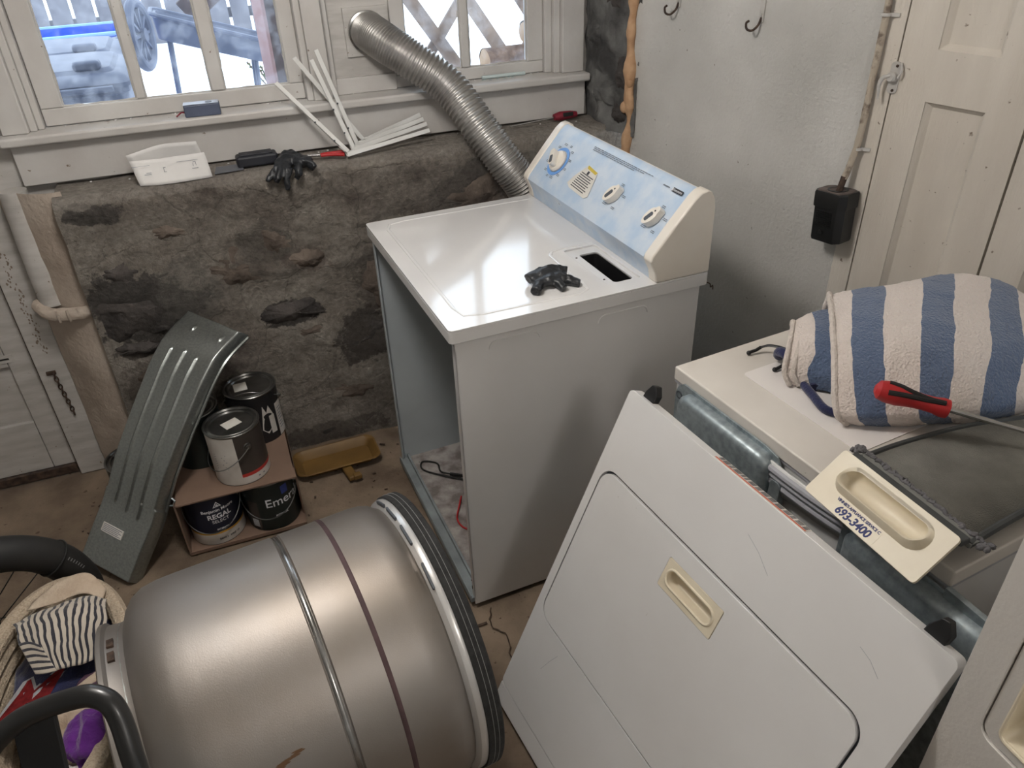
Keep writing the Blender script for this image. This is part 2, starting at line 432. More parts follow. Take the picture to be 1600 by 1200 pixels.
def frame(o, x, y, z):
    return Matrix(((x[0], y[0], z[0], o[0]), (x[1], y[1], z[1], o[1]), (x[2], y[2], z[2], o[2]), (0, 0, 0, 1)))

def rrect(x0, x1, y0, y1, r, n=6):
    out = []
    for (cx, cy, a0) in ((x1 - r, y1 - r, 0), (x0 + r, y1 - r, 90), (x0 + r, y0 + r, 180), (x1 - r, y0 + r, 270)):
        for i in range(n + 1):
            a = math.radians(a0 + 90.0 * i / n)
            out.append((cx + r * math.cos(a), cy + r * math.sin(a)))
    return out

def cr(P, t):
    """Catmull-Rom through the points P at t in 0..1"""
    n = len(P) - 1; x = min(max(t, 0), 1) * n; i = min(int(x), n - 1); u = x - i
    g = lambda k: P[min(max(k, 0), n)]
    p0, p1, p2, p3 = (np.array(g(i - 1)), np.array(g(i)), np.array(g(i + 1)), np.array(g(i + 2)))
    if i == 0: p0 = 2 * p1 - p2
    if i == n - 1: p3 = 2 * p2 - p1
    return 0.5 * ((2 * p1) + (-p0 + p2) * u + (2 * p0 - 5 * p1 + 4 * p2 - p3) * u * u + (-p0 + 3 * p1 - 3 * p2 + p3) * u ** 3)

def smooth_path(P, n):
    return [Vector(cr(P, i / (n - 1))) for i in range(n)]

def surf(ctrl, nu, nv):
    """ctrl[a][b] -> MB grid with u along a and v along b, plus uv list"""
    mb = MB(); uvs = []
    rows = [[cr(r, j / (nv - 1)) for j in range(nv)] for r in ctrl]
    for i in range(nu):
        for j in range(nv):
            mb.v.append(tuple(cr([r[j] for r in rows], i / (nu - 1)))); uvs.append((i / (nu - 1), j / (nv - 1)))
    for i in range(nu - 1):
        for j in range(nv - 1):
            a = i * nv + j
            mb.f.append((a, a + nv, a + nv + 1, a + 1))
    return mb, uvs

def text_mesh(txt, size, shear=0.0, offset=0.0, ext=0.0006, bold=0.0, align='CENTER', space=1.0):
    cu = bpy.data.curves.new('t', 'FONT'); cu.body = txt; cu.size = size; cu.shear = shear; cu.extrude = ext
    cu.align_x = align; cu.align_y = 'CENTER'; cu.offset = offset + bold; cu.resolution_u = 3; cu.space_character = space
    o = bpy.data.objects.new('t', cu); COL.objects.link(o)
    dg = bpy.context.evaluated_depsgraph_get(); dg.update()
    me = o.evaluated_get(dg).to_mesh()
    mb = MB(); mb.v = [tuple(v.co) for v in me.vertices]; mb.f = [tuple(p.vertices) for p in me.polygons]
    o.evaluated_get(dg).to_mesh_clear()
    bpy.data.objects.remove(o); bpy.data.curves.remove(cu)
    return mb

def wrap(mb, R, ang, z):
    """bend a mesh in XY (text) around a cylinder of radius R about Z, centred on angle ang at height z; text reads from outside"""
    out = []
    for (x, y, d) in mb.v:
        a = ang + x / R
        r = R + 0.0008 + d
        out.append((r * math.cos(a), r * math.sin(a), z + y))
    mb.v = out
    return mb

def copy_tree(o, parent=None):
    c = o.copy(); COL.objects.link(c); c.parent = parent
    for ch in [x for x in bpy.data.objects if x.parent == o and x != c]:
        d = ch.copy(); COL.objects.link(d); d.parent = c; d.matrix_parent_inverse = ch.matrix_parent_inverse
    return c

# ================================================================== THE SETTING
XAX, YAX, ZAX = Vector((1, 0, 0)), Vector((0, 1, 0)), Vector((0, 0, 1))

def struct(o, label=None):
    o['kind'] = 'structure'
    if label: o['label'] = label
    return o

# floor
fb = MB(); nx, ny = 60, 70
xs = np.linspace(-2.9, 1.6, nx); ys = np.linspace(-3.2, 1.4, ny)
P = np.array([(x, y, 0.0) for x in xs for y in ys]); P[:, 2] = -0.006 + 0.004 * np.clip(fbm(P * 2.2 + 5, 3), -1, 1)
fb.v = [tuple(p) for p in P]
fb.f = [(i * ny + j, (i + 1) * ny + j, (i + 1) * ny + j + 1, i * ny + j + 1) for i in range(nx - 1) for j in range(ny - 1)]
floor = struct(fb.build('floor', FLOOR), 'stained tan concrete basement floor with cracks')
ck = MB()
pth = smooth_path([(0.04, -0.02, 0), (0.02, -0.08, 0), (0.05, -0.13, 0), (0.035, -0.20, 0), (0.08, -0.27, 0), (0.09, -0.36, 0)], 26)
ck.tube([p + Vector((random.uniform(-.004, .004), 0, 0.001)) for p in pth], 0.0018, 5)
ck.build('floor_crack', RUSTM, floor)
ceil_o = struct(MB().box(-2.9, 1.6, -3.2, 1.45, 2.32, 2.4).build('ceiling', CEIL), 'plain white basement ceiling')

# walls that close the room behind and beside the camera
wl = struct(MB().box(-2.95, -2.85, -3.2, 1.45, 0, 2.35).build('wall_left', PLASTER), 'white plaster wall closing the room')
wf = MB().box(-2.9, 1.7, -3.15, -3.05, 0, 2.35)
struct(wf.build('wall_front', PLASTER), 'white plaster wall behind the viewer')

# --- window wall (room side faces -y)
wb = MB()
wb.box(-1.14, 0.95, 1.17, 1.32, 0, 1.165)               # below the windows
wb.box(-1.14, 0.95, 1.17, 1.32, 1.98, 2.35)             # above
wb.box(-1.14, -0.90, 1.17, 1.32, 1.165, 1.98)           # beside
wb.box(0.79, 1.05, 1.17, 1.32, 1.165, 1.98)
wb.box(-2.9, -1.14, 1.17, 1.32, 2.02, 2.35)
wb.box(-2.9, -1.95, 1.17, 1.32, 0, 2.02)
wall_back = struct(wb.build('wall_back', PAINTW, smooth=None), 'white window wall above a stone ledge')

# casings, sill, apron
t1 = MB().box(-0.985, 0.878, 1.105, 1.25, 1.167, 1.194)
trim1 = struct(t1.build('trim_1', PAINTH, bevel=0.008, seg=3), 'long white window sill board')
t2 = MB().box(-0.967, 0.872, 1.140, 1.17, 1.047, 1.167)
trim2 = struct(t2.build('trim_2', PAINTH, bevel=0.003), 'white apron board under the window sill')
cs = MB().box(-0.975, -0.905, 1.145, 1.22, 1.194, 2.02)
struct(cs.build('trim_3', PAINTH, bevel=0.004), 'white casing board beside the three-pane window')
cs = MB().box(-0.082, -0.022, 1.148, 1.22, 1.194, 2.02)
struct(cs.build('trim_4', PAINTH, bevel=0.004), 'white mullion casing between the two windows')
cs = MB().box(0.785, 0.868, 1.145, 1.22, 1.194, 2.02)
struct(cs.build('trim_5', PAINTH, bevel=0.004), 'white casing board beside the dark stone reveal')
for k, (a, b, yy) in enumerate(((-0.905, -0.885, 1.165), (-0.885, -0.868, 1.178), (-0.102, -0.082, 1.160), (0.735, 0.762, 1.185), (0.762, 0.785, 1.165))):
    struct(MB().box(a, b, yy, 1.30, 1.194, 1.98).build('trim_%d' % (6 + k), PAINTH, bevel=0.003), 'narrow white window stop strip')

def window(name, label, x0, x1, glass, zb, yf, zt=1.98):
    w = thing(name, label, kind='structure')
    z0 = 1.196
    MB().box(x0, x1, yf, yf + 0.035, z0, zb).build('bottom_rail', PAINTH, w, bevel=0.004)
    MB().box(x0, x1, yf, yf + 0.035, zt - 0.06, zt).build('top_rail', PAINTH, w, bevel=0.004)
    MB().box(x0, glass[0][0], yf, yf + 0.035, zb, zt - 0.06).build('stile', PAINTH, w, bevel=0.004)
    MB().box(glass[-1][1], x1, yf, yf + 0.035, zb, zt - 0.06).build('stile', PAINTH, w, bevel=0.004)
    for a, b in zip(glass[:-1], glass[1:]):
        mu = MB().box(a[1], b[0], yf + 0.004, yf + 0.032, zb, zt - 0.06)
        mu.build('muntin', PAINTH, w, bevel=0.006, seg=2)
    for (a, b) in glass:
        for (c, d) in ((zb, 1.665), (1.69, zt - 0.06)):
            MB().box(a - 0.004, b + 0.004, yf + 0.017, yf + 0.0195, c - 0.004, d + 0.004).build('pane', GLASS, w, smooth=None)
            # crumbling putty bead around the glass
            pb = MB()
            lp = [(a, yf + 0.013, c), (b, yf + 0.013, c), (b, yf + 0.013, d), (a, yf + 0.013, d)]
            for q in range(4):
                A, B = Vector(lp[q]), Vector(lp[(q + 1) % 4])
                n = max(4, int((B - A).length / 0.02))
                pb.tube([A + (B - A) * (i / n) + Vector((0, random.uniform(-.001, .001), random.uniform(-.0015, .0015))) for i in range(n + 1)],
                        [0.004 + random.uniform(-.0012, .0014) for _ in range(n + 1)], 6)
            pb.build('putty', PAINTW, w)
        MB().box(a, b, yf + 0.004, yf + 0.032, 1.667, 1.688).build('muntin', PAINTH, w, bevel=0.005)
    return w

window('window_1', 'three-pane wooden window looking onto snow and bins', -0.866, -0.102, [(-0.805, -0.603), (-0.575, -0.384), (-0.343, -0.148)], 1.245, 1.20)
window('window_2', 'two-pane wooden window looking onto a wooden lattice', 0.200, 0.735, [(0.248, 0.436), (0.466, 0.676)], 1.235, 1.20)

# blanked panel with the vent hatch between the windows
hp = thing('window_3', 'painted board panel that carries the dryer vent', kind='structure')
MB().box(-0.022, 0.200, 1.205, 1.235, 1.194, 1.98).build('board', PAINTW, hp, bevel=0.002)
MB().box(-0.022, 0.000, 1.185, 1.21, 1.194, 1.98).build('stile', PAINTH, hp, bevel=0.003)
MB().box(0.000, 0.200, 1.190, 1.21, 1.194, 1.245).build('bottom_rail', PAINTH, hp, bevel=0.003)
MB().box(0.050, 0.196, 1.196, 1.207, 1.305, 1.450).build('vent_plate', PAINTW, hp, bevel=0.002)
rg = MB().lathe([(0.060, 0), (0.063, 0.004), (0.063, 0.020), (0.058, 0.022)], 40, Matrix.Translation((0.122, 1.197, 1.378)) @ Matrix.Rotation(math.radians(90), 4, 'X'))
rg.build('vent_collar', STEEL, hp)

# --- rough stone lower wall with ledge (front face y about 0.985)
def stone_skin(name, m, x0, x1, prof, nu, seed, amp, parent=None, label=None):
    """prof: list of (y, z, ny, nz, a): surface point, normal and displacement weight"""
    mb = MB(); X = np.linspace(x0, x1, nu); k = len(prof)
    base = np.array([(x, p[0], p[1]) for x in X for p in prof]); nrm = np.array([(0, p[2], p[3]) for x in X for p in prof]); w = np.array([p[4] for x in X for p in prof])
    d = amp * (0.8 * fbm(base * 3.1 + seed, 3) + 0.55 * fbm(base * 11 + seed * 2, 4))
    # course-like breaks: some areas drop back sharply where parging has fallen off
    brk = np.clip((fbm(base * np.array([3.4, 3.4, 6.5]) + seed * 3, 4) - 0.15) * 6, 0, 1)
    d = d - 0.007 * brk + 0.006 * np.clip(1 - np.abs(base[:, 2] - 1.02) / 0.05, 0, 1) * (base[:, 1] < 1.03) * fbm(base * 38 + 7, 3)
    base = base + nrm * (d * w)[:, None]
    mb.v = [tuple(p) for p in base]
    mb.f = [(i * k + j, (i + 1) * k + j, (i + 1) * k + j + 1, i * k + j + 1) for i in range(nu - 1) for j in range(k - 1)]
    o = mb.build(name, m, parent, smooth=60, fixn=True)
    return o

prof = [(0.985 - 0.004 * math.sin(j * 0.2), 1.005 * j / 96.0 - 0.01, -1, 0, 1.0) for j in range(97)]
for j in range(1, 9):
    a = math.radians(90 * j / 9)
    prof.append((0.985 + 0.028 * (1 - math.cos(a)), 0.995 + 0.040 * math.sin(a), -math.cos(a), math.sin(a), 1.0 - 0.6 * j / 9))
for j in range(0, 14):
    prof.append((1.013 + 0.165 * j / 13, 1.037 + 0.002 * j / 13, 0, 1, 0.32))
wall_stone = struct(stone_skin('wall_back_stone', MORTAR, -0.885, 0.955, prof, 330, 4.0, 0.012), 'rough parged rubble stone wall under the windows')
# left return of the stone
lr = MB(); lr.box(-0.884, -0.862, 0.995, 1.17, 0, 1.02); lr.noise(0.006, 9); lr.build('stone_return', MORTAR, wall_stone)

def ragged_stone(parent, c, rx, rz, m, seed, ax=XAX, up=ZAX, out=Vector((0, -1, 0)), proud=0.012, sq=2.6):
    mb = MB(); n = 40; rings = 7; c = Vector(c)
    for i in range(rings + 1):
        t = i / rings
        for j in range(n):
            a = 2 * math.pi * j / n
            ca, sa = math.cos(a), math.sin(a)
            k = (abs(ca) ** sq + abs(sa) ** sq) ** (-1.0 / sq)
            rr = k * (1 + 0.12 * math.sin(a * 2 + seed) + 0.08 * math.sin(a * 5 + seed * 2.3) + 0.06 * math.sin(a * 11 + seed) + 0.05 * math.sin(a * 17 + seed * 3)) * max(t, 0.02)
            h = proud - (proud + 0.016) * t ** 1.6
            mb.v.append(tuple(c + ax * (rx * rr * ca) + up * (rz * rr * sa) + out * h))
    for i in range(rings):
        for j in range(n):
            j2 = (j + 1) % n
            mb.f.append((i * n + j, i * n + j2, (i + 1) * n + j2, (i + 1) * n + j))
    mb.f.append(tuple(range(n)))
    mb.noise(0.006, 26, seed)
    return mb.build('stone', m, parent, smooth=50)

for k, (x, z, rx, rz, m) in enumerate((
        (-0.735, 0.665, 0.115, 0.085, STONED), (-0.66, 0.585, 0.06, 0.035, STONED), (-0.775, 0.80, 0.065, 0.05, STONED), (-0.80, 0.985, 0.050, 0.018, STONED),
        (-0.295, 0.555, 0.088, 0.036, STONED), (-0.785, 0.525, 0.055, 0.022, STONED), (-0.44, 0.74, 0.075, 0.05, STONEB), (-0.045, 0.405, 0.10, 0.075, STONED),
        (-0.215, 0.735, 0.05, 0.032, STONEB), (0.02, 0.60, 0.06, 0.095, STONEB), (-0.30, 0.825, 0.055, 0.045, STONEB),
        (-0.30, 0.045, 0.16, 0.030, STONED), (-0.25, 0.47, 0.055, 0.022, STONEB), (-0.76, 0.40, 0.07, 0.055, STONEB), (0.42, 0.86, 0.12, 0.07, STONEB),
        (-0.10, 0.20, 0.09, 0.045, STONEB), (-0.60, 0.90, 0.05, 0.025, STONEB))):
    ragged_stone(wall_stone, (x, 0.984, z), rx * 1.2, rz * 1.2, m, k * 1.7 + 0.4, proud=0.007)

# --- stone reveal between the window and the plaster wall
wr_t = Vector((0.2334, -0.9724, 0)); wr_y = Vector((0.9724, 0.2334, 0)); WR0 = Vector((0.905, 0.985, 0))
rv = MB(); nu, nv = 40, 120
A = Vector((0.880, 1.20, 0)); B = Vector((0.932, 0.868, 0)); nn = Vector((-0.988, -0.155, 0))
P = np.array([tuple(A.lerp(B, i / (nu - 1)) + Vector((0, 0, 1.02 + 1.3 * j / (nv - 1)))) for i in range(nu) for j in range(nv)])
bul = np.array([math.sin(math.pi * i / (nu - 1)) for i in range(nu) for j in range(nv)])
d = 0.012 * bul + 0.012 * fbm(P * 6 + 3, 4) + 0.010 * fbm(P * 17, 3)
P = P + np.outer(d, np.array(nn))
rv.v = [tuple(p) for p in P]; rv.f = [(i * nv + j, (i + 1) * nv + j, (i + 1) * nv + j + 1, i * nv + j + 1) for i in range(nu - 1) for j in range(nv - 1)]
rvo = struct(rv.build('wall_reveal_stone', STONEG, smooth=60), 'dark rough stone reveal beside the window')
d_rev = (B - A).normalized()
for k, (t, z, rx, rz, m) in enumerate(((0.62, 1.44, 0.055, 0.07, STONED), (0.30, 1.32, 0.06, 0.05, STONEG), (0.42, 1.15, 0.075, 0.06, STONEG), (0.78, 1.22, 0.045, 0.06, STONED), (0.75, 1.08, 0.05, 0.04, STONED), (0.28, 1.48, 0.05, 0.06, STONED))):
    ragged_stone(rvo, A.lerp(B, t) + Vector((0, 0, z)) + nn * 0.012, rx, rz, m, 2.0 + k * 1.3, d_rev, ZAX, nn, 0.012)

# --- plaster wall and old cupboard doors (local x along the wall, y into it)
WRM = frame(WR0, wr_t, wr_y, ZAX)
wr = MB(); wr.box(0.095, 0.945, 0, 0.12, 0, 2.35); wr.box(0.945, 3.6, 0.045, 0.16, 0, 2.35)
wall_right = struct(wr.build('wall_right', PLASTER, smooth=None), 'rough white plaster wall with hooks')
wall_right.matrix_world = WRM
tr = struct(MB().box(0.945, 1.0015, -0.001, 0.05, 0, 2.0).build('trim_11', CUPB, bevel=0.002), 'flush white board edging the cupboard doors')
tr.matrix_world = WRM
tr = struct(MB().box(0.945, 3.2, -0.004, 0.05, 2.0, 2.1).build('trim_12', CUPB, bevel=0.002), 'white board above the cupboard doors')
tr.matrix_world = WRM

def leaf(name, s0, s1, label):
    d = thing(name, label, kind='structure', M=WRM)
    w = 0.088
    a, b = s0 + w, s1 - w + 0.0
    for (x0, x1, z0, z1, nm) in ((s0, a, 0.02, 1.995, 'stile'), (b, s1, 0.02, 1.995, 'stile'), (a, b, 0.02, 0.20, 'rail'), (a, b, 1.300, 1.413, 'rail'), (a, b, 1.88, 1.995, 'rail')):
        MB().box(x0, x1, 0.0, 0.03, z0, z1).build(nm, CUPB, d, smooth=None)
    for (z0, z1) in ((0.20, 1.300), (1.413, 1.88)):
        MB().box(a, b, 0.016, 0.026, z0, z1).build('panel', CUPB, d, smooth=None)
        # moulding: wedge strips round the recessed panel
        mo = MB(); e = 0.013
        out = [(a, z0), (b, z0), (b, z1), (a, z1)]; inn = [(a + e, z0 + e), (b - e, z0 + e), (b - e, z1 - e), (a + e, z1 - e)]
        for q in range(4):
            q2 = (q + 1) % 4
            o_, o2, i_, i2 = out[q], out[q2], inn[q], inn[q2]
            mo.add([(o_[0], 0.003, o_[1]), (o2[0], 0.003, o2[1]), (i2[0], 0.0165, i2[1]), (i_[0], 0.0165, i_[1]), (o_[0], 0.017, o_[1]), (o2[0], 0.017, o2[1])],
                   [(0, 1, 2, 3), (0, 4, 5, 1), (3, 2, 5, 4)])
        mo.build('moulding', CUPB, d, smooth=None)
    return d
leaf('door_2', 1.005, 1.321, 'old white panelled cupboard door next to the plaster wall')
leaf('door_3', 1.327, 1.645, 'old white panelled cupboard door beyond the first leaf')
leaf('door_4', 1.651, 1.97, 'old white panelled cupboard door furthest along the wall')

# --- plaster pier with a painted pipe, left of the stone
pr = MB(); n1, n2 = 26, 60
P = []
for i in range(n1):
    a = i / (n1 - 1)
    x = -1.045 + 0.185 * a; y = 1.165 - 0.085 * math.sin(math.pi * (0.08 + 0.62 * a)) - 0.06 * a
    for j in range(n2): P.append((x, y, 1.06 * j / (n2 - 1) - 0.01))
P = np.array(P); P[:, 1] -= 0.006 * fbm(P * 8, 3)
pr.v = [tuple(p) for p in P]; pr.f = [(i * n2 + j, (i + 1) * n2 + j, (i + 1) * n2 + j + 1, i * n2 + j + 1) for i in range(n1 - 1) for j in range(n2 - 1)]
pier = struct(pr.build('wall_pier', PIER, smooth=60), 'cream plastered pier between the door and the stone')
pipe = thing('drain_pipe', 'white painted drain pipe running into the plaster pier', 'pipe')
MB().tube([(-0.995, 1.110, 1.05), (-1.0, 1.105, 0.9), (-1.0, 1.100, 0.69)], 0.038, 18).noise(0.0015, 20).build('pipe_run', PAINTW, pipe)
cl = MB(); cl.tube(smooth_path([(-1.045, 1.10, 0.69), (-1.01, 1.052, 0.675), (-0.955, 1.035, 0.67), (-0.895, 1.03, 0.672), (-0.872, 1.03, 0.675)], 24), 0.020, 12).noise(0.003, 30)
cl.build('pipe_collar', PIER, pipe)
for px in (-0.985, -0.955, -0.925):
    MB().tube([(px, 1.016 + abs(px + .94) * .2, 0.692), (px, 1.012 + abs(px + .94) * .2, 0.672), (px, 1.018 + abs(px + .94) * .2, 0.652)], 0.004, 6).build('collar_rib', PIER, pipe)

# --- white plank door on the same wall
d1 = thing('door_1', 'worn white panelled wooden door beside the pier', kind='structure')
MB().box(-1.88, -1.145, 1.190, 1.225, 0.035, 2.0).build('slab', PAINTW, d1, bevel=0.003)
MB().box(-1.215, -1.143, 1.176, 1.20, 0.035, 2.0).build('stile', PAINTW, d1, bevel=0.002)
MB().box(-1.88, -1.217, 1.176, 1.20, 0.035, 0.235).build('bottom_rail', PAINTW, d1, bevel=0.002)
MB().box(-1.88, -1.217, 1.176, 1.20, 0.46, 0.56).build('lock_rail', PAINTW, d1, bevel=0.002)
ms = MB().prism([(-1.33, 0.505), (-1.195, 0.505), (-1.195, 0.478), (-1.33, 0.478)], 0, 0.004, [[(-1.32, 0.495), (-1.205, 0.495), (-1.205, 0.487), (-1.32, 0.487)]], frame((0, 1.176, 0), (1, 0, 0), (0, 0, 1), (0, -1, 0)))
ms.build('slot_plate', PAINTW, d1)
MB().box(-1.318, -1.207, 1.1745, 1.1765, 0.488, 0.494).build('slot_gap', BLACKP, d1, smooth=None)
MB().box(-1.90, -1.142, 1.165, 1.23, 0.0, 0.032).build('threshold', RUSTM, d1, bevel=0.003)
jb = MB().box(-1.136, -1.045, 1.148, 1.19, -0.005, 1.165)
struct(jb.build('trim_13', PAINTW, bevel=0.004), 'worn white door jamb board with peeling paint')
jb = MB().box(-1.143, -1.136, 1.170, 1.20, 0.0, 1.165)
struct(jb.build('trim_14', RUSTM, smooth=None), 'dark gap strip between door and jamb')

# flakes of missing paint on the jamb
fl = MB()
for k in range(70):
    t = k / 69; z = 0.86 - 0.36 * t; x = -1.10 + random.gauss(0, 0.006) + 0.010 * t + 0.006 * math.sin(t * 20)
    r = random.uniform(0.0015, 0.0045)
    pts = [(x + r * random.uniform(.5, 1) * math.cos(a), 1.1475, z + 1.8 * r * random.uniform(.5, 1) * math.sin(a)) for a in np.linspace(0, 2 * math.pi, 8)[:-1]]
    fl.add(pts, [tuple(range(7))])
fo = fl.build('paint_flakes', mat('bare_wood', (128, 114, 102), 0.9), bpy.data.objects['trim_13'], smooth=None); fo['kind'] = 'stuff'

# small debris on the floor near the cans and wall
db = MB()
for k in range(90):
    x, y = random.uniform(-1.2, 0.0), random.uniform(0.2, 0.95)
    if random.random() < .4: x, y = random.uniform(-0.5, 0.1), random.uniform(-0.2, 0.9)
    r = random.uniform(0.002, 0.006)
    db.box(-r * random.uniform(.6, 2.4), r * random.uniform(.6, 2.4), -r * .6, r * .6, 0, r * .5, Matrix.Translation((x, y, -0.001)) @ Matrix.Rotation(random.uniform(0, 6), 4, 'Z'))
dbo = db.build('floor_debris', RUSTM, smooth=None); tag(dbo, 'tiny dark crumbs scattered on the concrete floor', 'debris', kind='stuff')

# ================================================================== DRYER CABINET
DR = 0.0429
dry = thing('clothes_dryer', 'white clothes dryer with front removed and a blue control panel', 'dryer', (0, 0, 0), DR)
TZ = 0.918
# top with a cut-out for the lint slot
top = MB().prism(rrect(-0.012, 0.690, -0.006, 0.743, 0.012, 4), TZ - 0.006, TZ, [rrect(0.421, 0.519, 0.045, 0.285, 0.010, 4)])
tp = top.build('top_lid', LIDEN, dry, bevel=0.003)
sk = MB().prism(rrect(-0.012, 0.690, -0.006, 0.743, 0.012, 4), TZ - 0.036, TZ - 0.006, [rrect(-0.006, 0.684, 0.0, 0.737, 0.010, 4)])
sk.build('lid_skirt', ENAMEL, dry, bevel=0.002)
# shallow raised bead round the work surface
bead_pts = [(0.515, 0.705), (0.10, 0.710), (0.052, 0.700), (0.036, 0.66), (0.036, 0.10), (0.046, 0.052), (0.09, 0.040), (0.34, 0.032), (0.366, 0.045), (0.372, 0.08), (0.375, 0.27), (0.388, 0.292), (0.42, 0.298), (0.515, 0.300)]
MB().tube([(x, y, TZ - 0.0005) for x, y in bead_pts], 0.0055, 8, flat=0.45).build('pressed_bead', LIDEN, tp)
# lint slot: shallow tray with a hole
MB().prism(rrect(0.415, 0.525, 0.040, 0.290, 0.012, 4), TZ - 0.012, TZ - 0.006, [rrect(0.450, 0.505, 0.058, 0.250, 0.010, 4)]).build('lint_slot_tray', LIDEN, dry)
ch = MB(); lp = rrect(0.450, 0.505, 0.058, 0.250, 0.010, 4)
ch.loft([[(x, y, TZ - 0.010) for x, y in lp], [(x, y, TZ - 0.30) for x, y in lp]], cap1=True)
ch.build('lint_chute', BLACKP, dry)
for y in (0.235, 0.085):
    MB().lathe([(0.003, 0), (0.003, 0.001)], 10, Matrix.Translation((0.436, y, TZ - 0.006)), cap1=True).build('screw_hole', RUSTM, dry)
# cabinet sides, back, base
sd = MB(); sd.box(0.0, 0.668, 0.0, 0.006, 0.012, TZ - 0.034); sd.box(0.0, 0.004, 0.0, 0.022, 0.03, TZ - 0.05)
near = sd.build('side_panel', ENAMEL, dry, bevel=0.0015)
for (x0, x1, z0, z1) in ((0.085, 0.215, 0.70, 0.865), (0.375, 0.515, 0.70, 0.862)):
    lp = rrect(x0, x1, z0, z1, 0.02)
    up = [p for p in lp if p[1] > z0 + 0.10]
    MB().tube([(x, 0.0, z) for x, z in up], 0.0022, 6).build('pressed_outline', ENAMEL, near)
sd = MB(); sd.box(0.0, 0.668, 0.731, 0.737, 0.012, TZ - 0.034); sd.box(0.0, 0.004, 0.717, 0.737, 0.03, TZ - 0.05)
far = sd.build('side_panel', INNER, dry, bevel=0.0015)
MB().box(0.662, 0.670, 0.006, 0.731, 0.012, TZ - 0.034).build('back_panel', INNER, dry)
bs_ = MB().box(0.0, 0.665, 0.006, 0.731, 0.018, 0.026)
LINT = mat('linty_base_pan', (176, 170, 166), 0.85, c2=(120, 112, 108), vs=18, lo=0.36, hi=0.62, bump=0.5, bs=60, detail=9, speck=(70, 62, 58), ss=36, st=0.72)
base = bs_.build('base_pan', LINT, dry)
rl = MB(); rl.box(-0.010, 0.028, 0.010, 0.728, 0.012, 0.030); rl.box(-0.010, -0.006, 0.010, 0.728, 0.030, 0.040); rl.box(0.018, 0.026, 0.010, 0.728, 0.030, 0.044)
rl.build('front_rail', mat('rail_grey_enamel', (150, 158, 160), 0.5, c2=(122, 128, 130), vs=12), dry, bevel=0.002)
for (x, y) in ((0.04, 0.05), (0.04, 0.69), (0.62, 0.05), (0.62, 0.69)):
    MB().lathe([(0.018, -0.001), (0.020, 0.004), (0.012, 0.012), (0.008, 0.020)], 14, Matrix.Translation((x, y, 0.0)), cap0=True).build('levelling_foot', BLACKP, dry)
# motor and blower lump left at the back of the base
MB().box(0.34, 0.60, 0.30, 0.66, 0.026, 0.17).build('motor_cover', mat('grimy_motor_steel', (70, 68, 66), 0.6, 0.6, c2=(46, 44, 42), vs=20), dry, bevel=0.02, seg=3)
fin = MB().prism([(0.22, 0.026), (0.36, 0.026), (0.36, 0.20)], 0.60, 0.604, (), frame((0, 0, 0), (1, 0, 0), (0, 0, 1), (0, 1, 0)))
fin.build('motor_bracket', MATS['grimy_motor_steel'], dry)
br = MB().tube(smooth_path([(0.004, 0.020, 0.05), (0.001, 0.016, 0.07), (0.006, 0.022, 0.08), (0.0, 0.018, 0.095)], 14), 0.003, 6)
br.build('bent_clip', RUSTM, dry)

# control console
pr_c = [(0.534, TZ), (0.529, 0.945), (0.520, 0.965), (0.514, 0.980), (0.520, 0.990), (0.58, 1.060), (0.628, 1.115), (0.643, 1.127), (0.656, 1.130), (0.668, 1.123), (0.678, 1.108), (0.682, 1.085), (0.684, TZ)]
CF = frame((0, 0, 0), (1, 0, 0), (0, 0, 1), (0, -1, 0))     # profile x,z -> extrude along -y
con = thing('console', None); con.parent = dry
def extr(pts, y0, y1):
    return MB().prism(pts, -y1, -y0, (), CF)
extr(pr_c, 0.030, 0.712).build('console_body', CREAMW, dry, smooth=40)
big = [(0.5305, TZ), (0.526, 0.945), (0.517, 0.963), (0.510, 0.979), (0.515, 0.992), (0.577, 1.065), (0.625, 1.119), (0.641, 1.131), (0.657, 1.1345), (0.672, 1.127), (0.682, 1.110), (0.686, 1.085), (0.687, TZ)]
extr(big, -0.006, 0.030).build('console_end_cap', CREAMW, dry, smooth=40, bevel=0.008, seg=3)
extr(big, 0.712, 0.745).build('console_end_cap', CREAMW, dry, smooth=40, bevel=0.008, seg=3)
fas = [(0.533, TZ + 0.001), (0.5275, 0.945), (0.5185, 0.965), (0.5125, 0.980), (0.5185, 0.9915), (0.5785, 1.0615), (0.6265, 1.1165), (0.6425, 1.1288), (0.652, 1.1305), (0.652, 1.126), (0.60, 1.05), (0.55, 0.98), (0.54, TZ + 0.001)]
fasc = extr(fas, 0.0302, 0.7118).build('fascia', BLUEP, dry, smooth=40)
bpy.data.objects.remove(con)

# frame on the sloping fascia: X along -y of the dryer (reads left to right from the front), Y up the slope, Z out
fy = Vector((0.115, 0, 0.135)).normalized(); fx = Vector((0, -1, 0)); fz = fx.cross(fy)
def on_fascia(y, s, lift=0.0015):
    return frame(Vector((0.5155, y, 0.9885)) + fy * s + fz * lift, fx, fy, fz)
GREYC = mat('dark_grey_insert', (74, 78, 84), 0.5)
DIALB = mat('dial_blue', (110, 160, 226), 0.5)
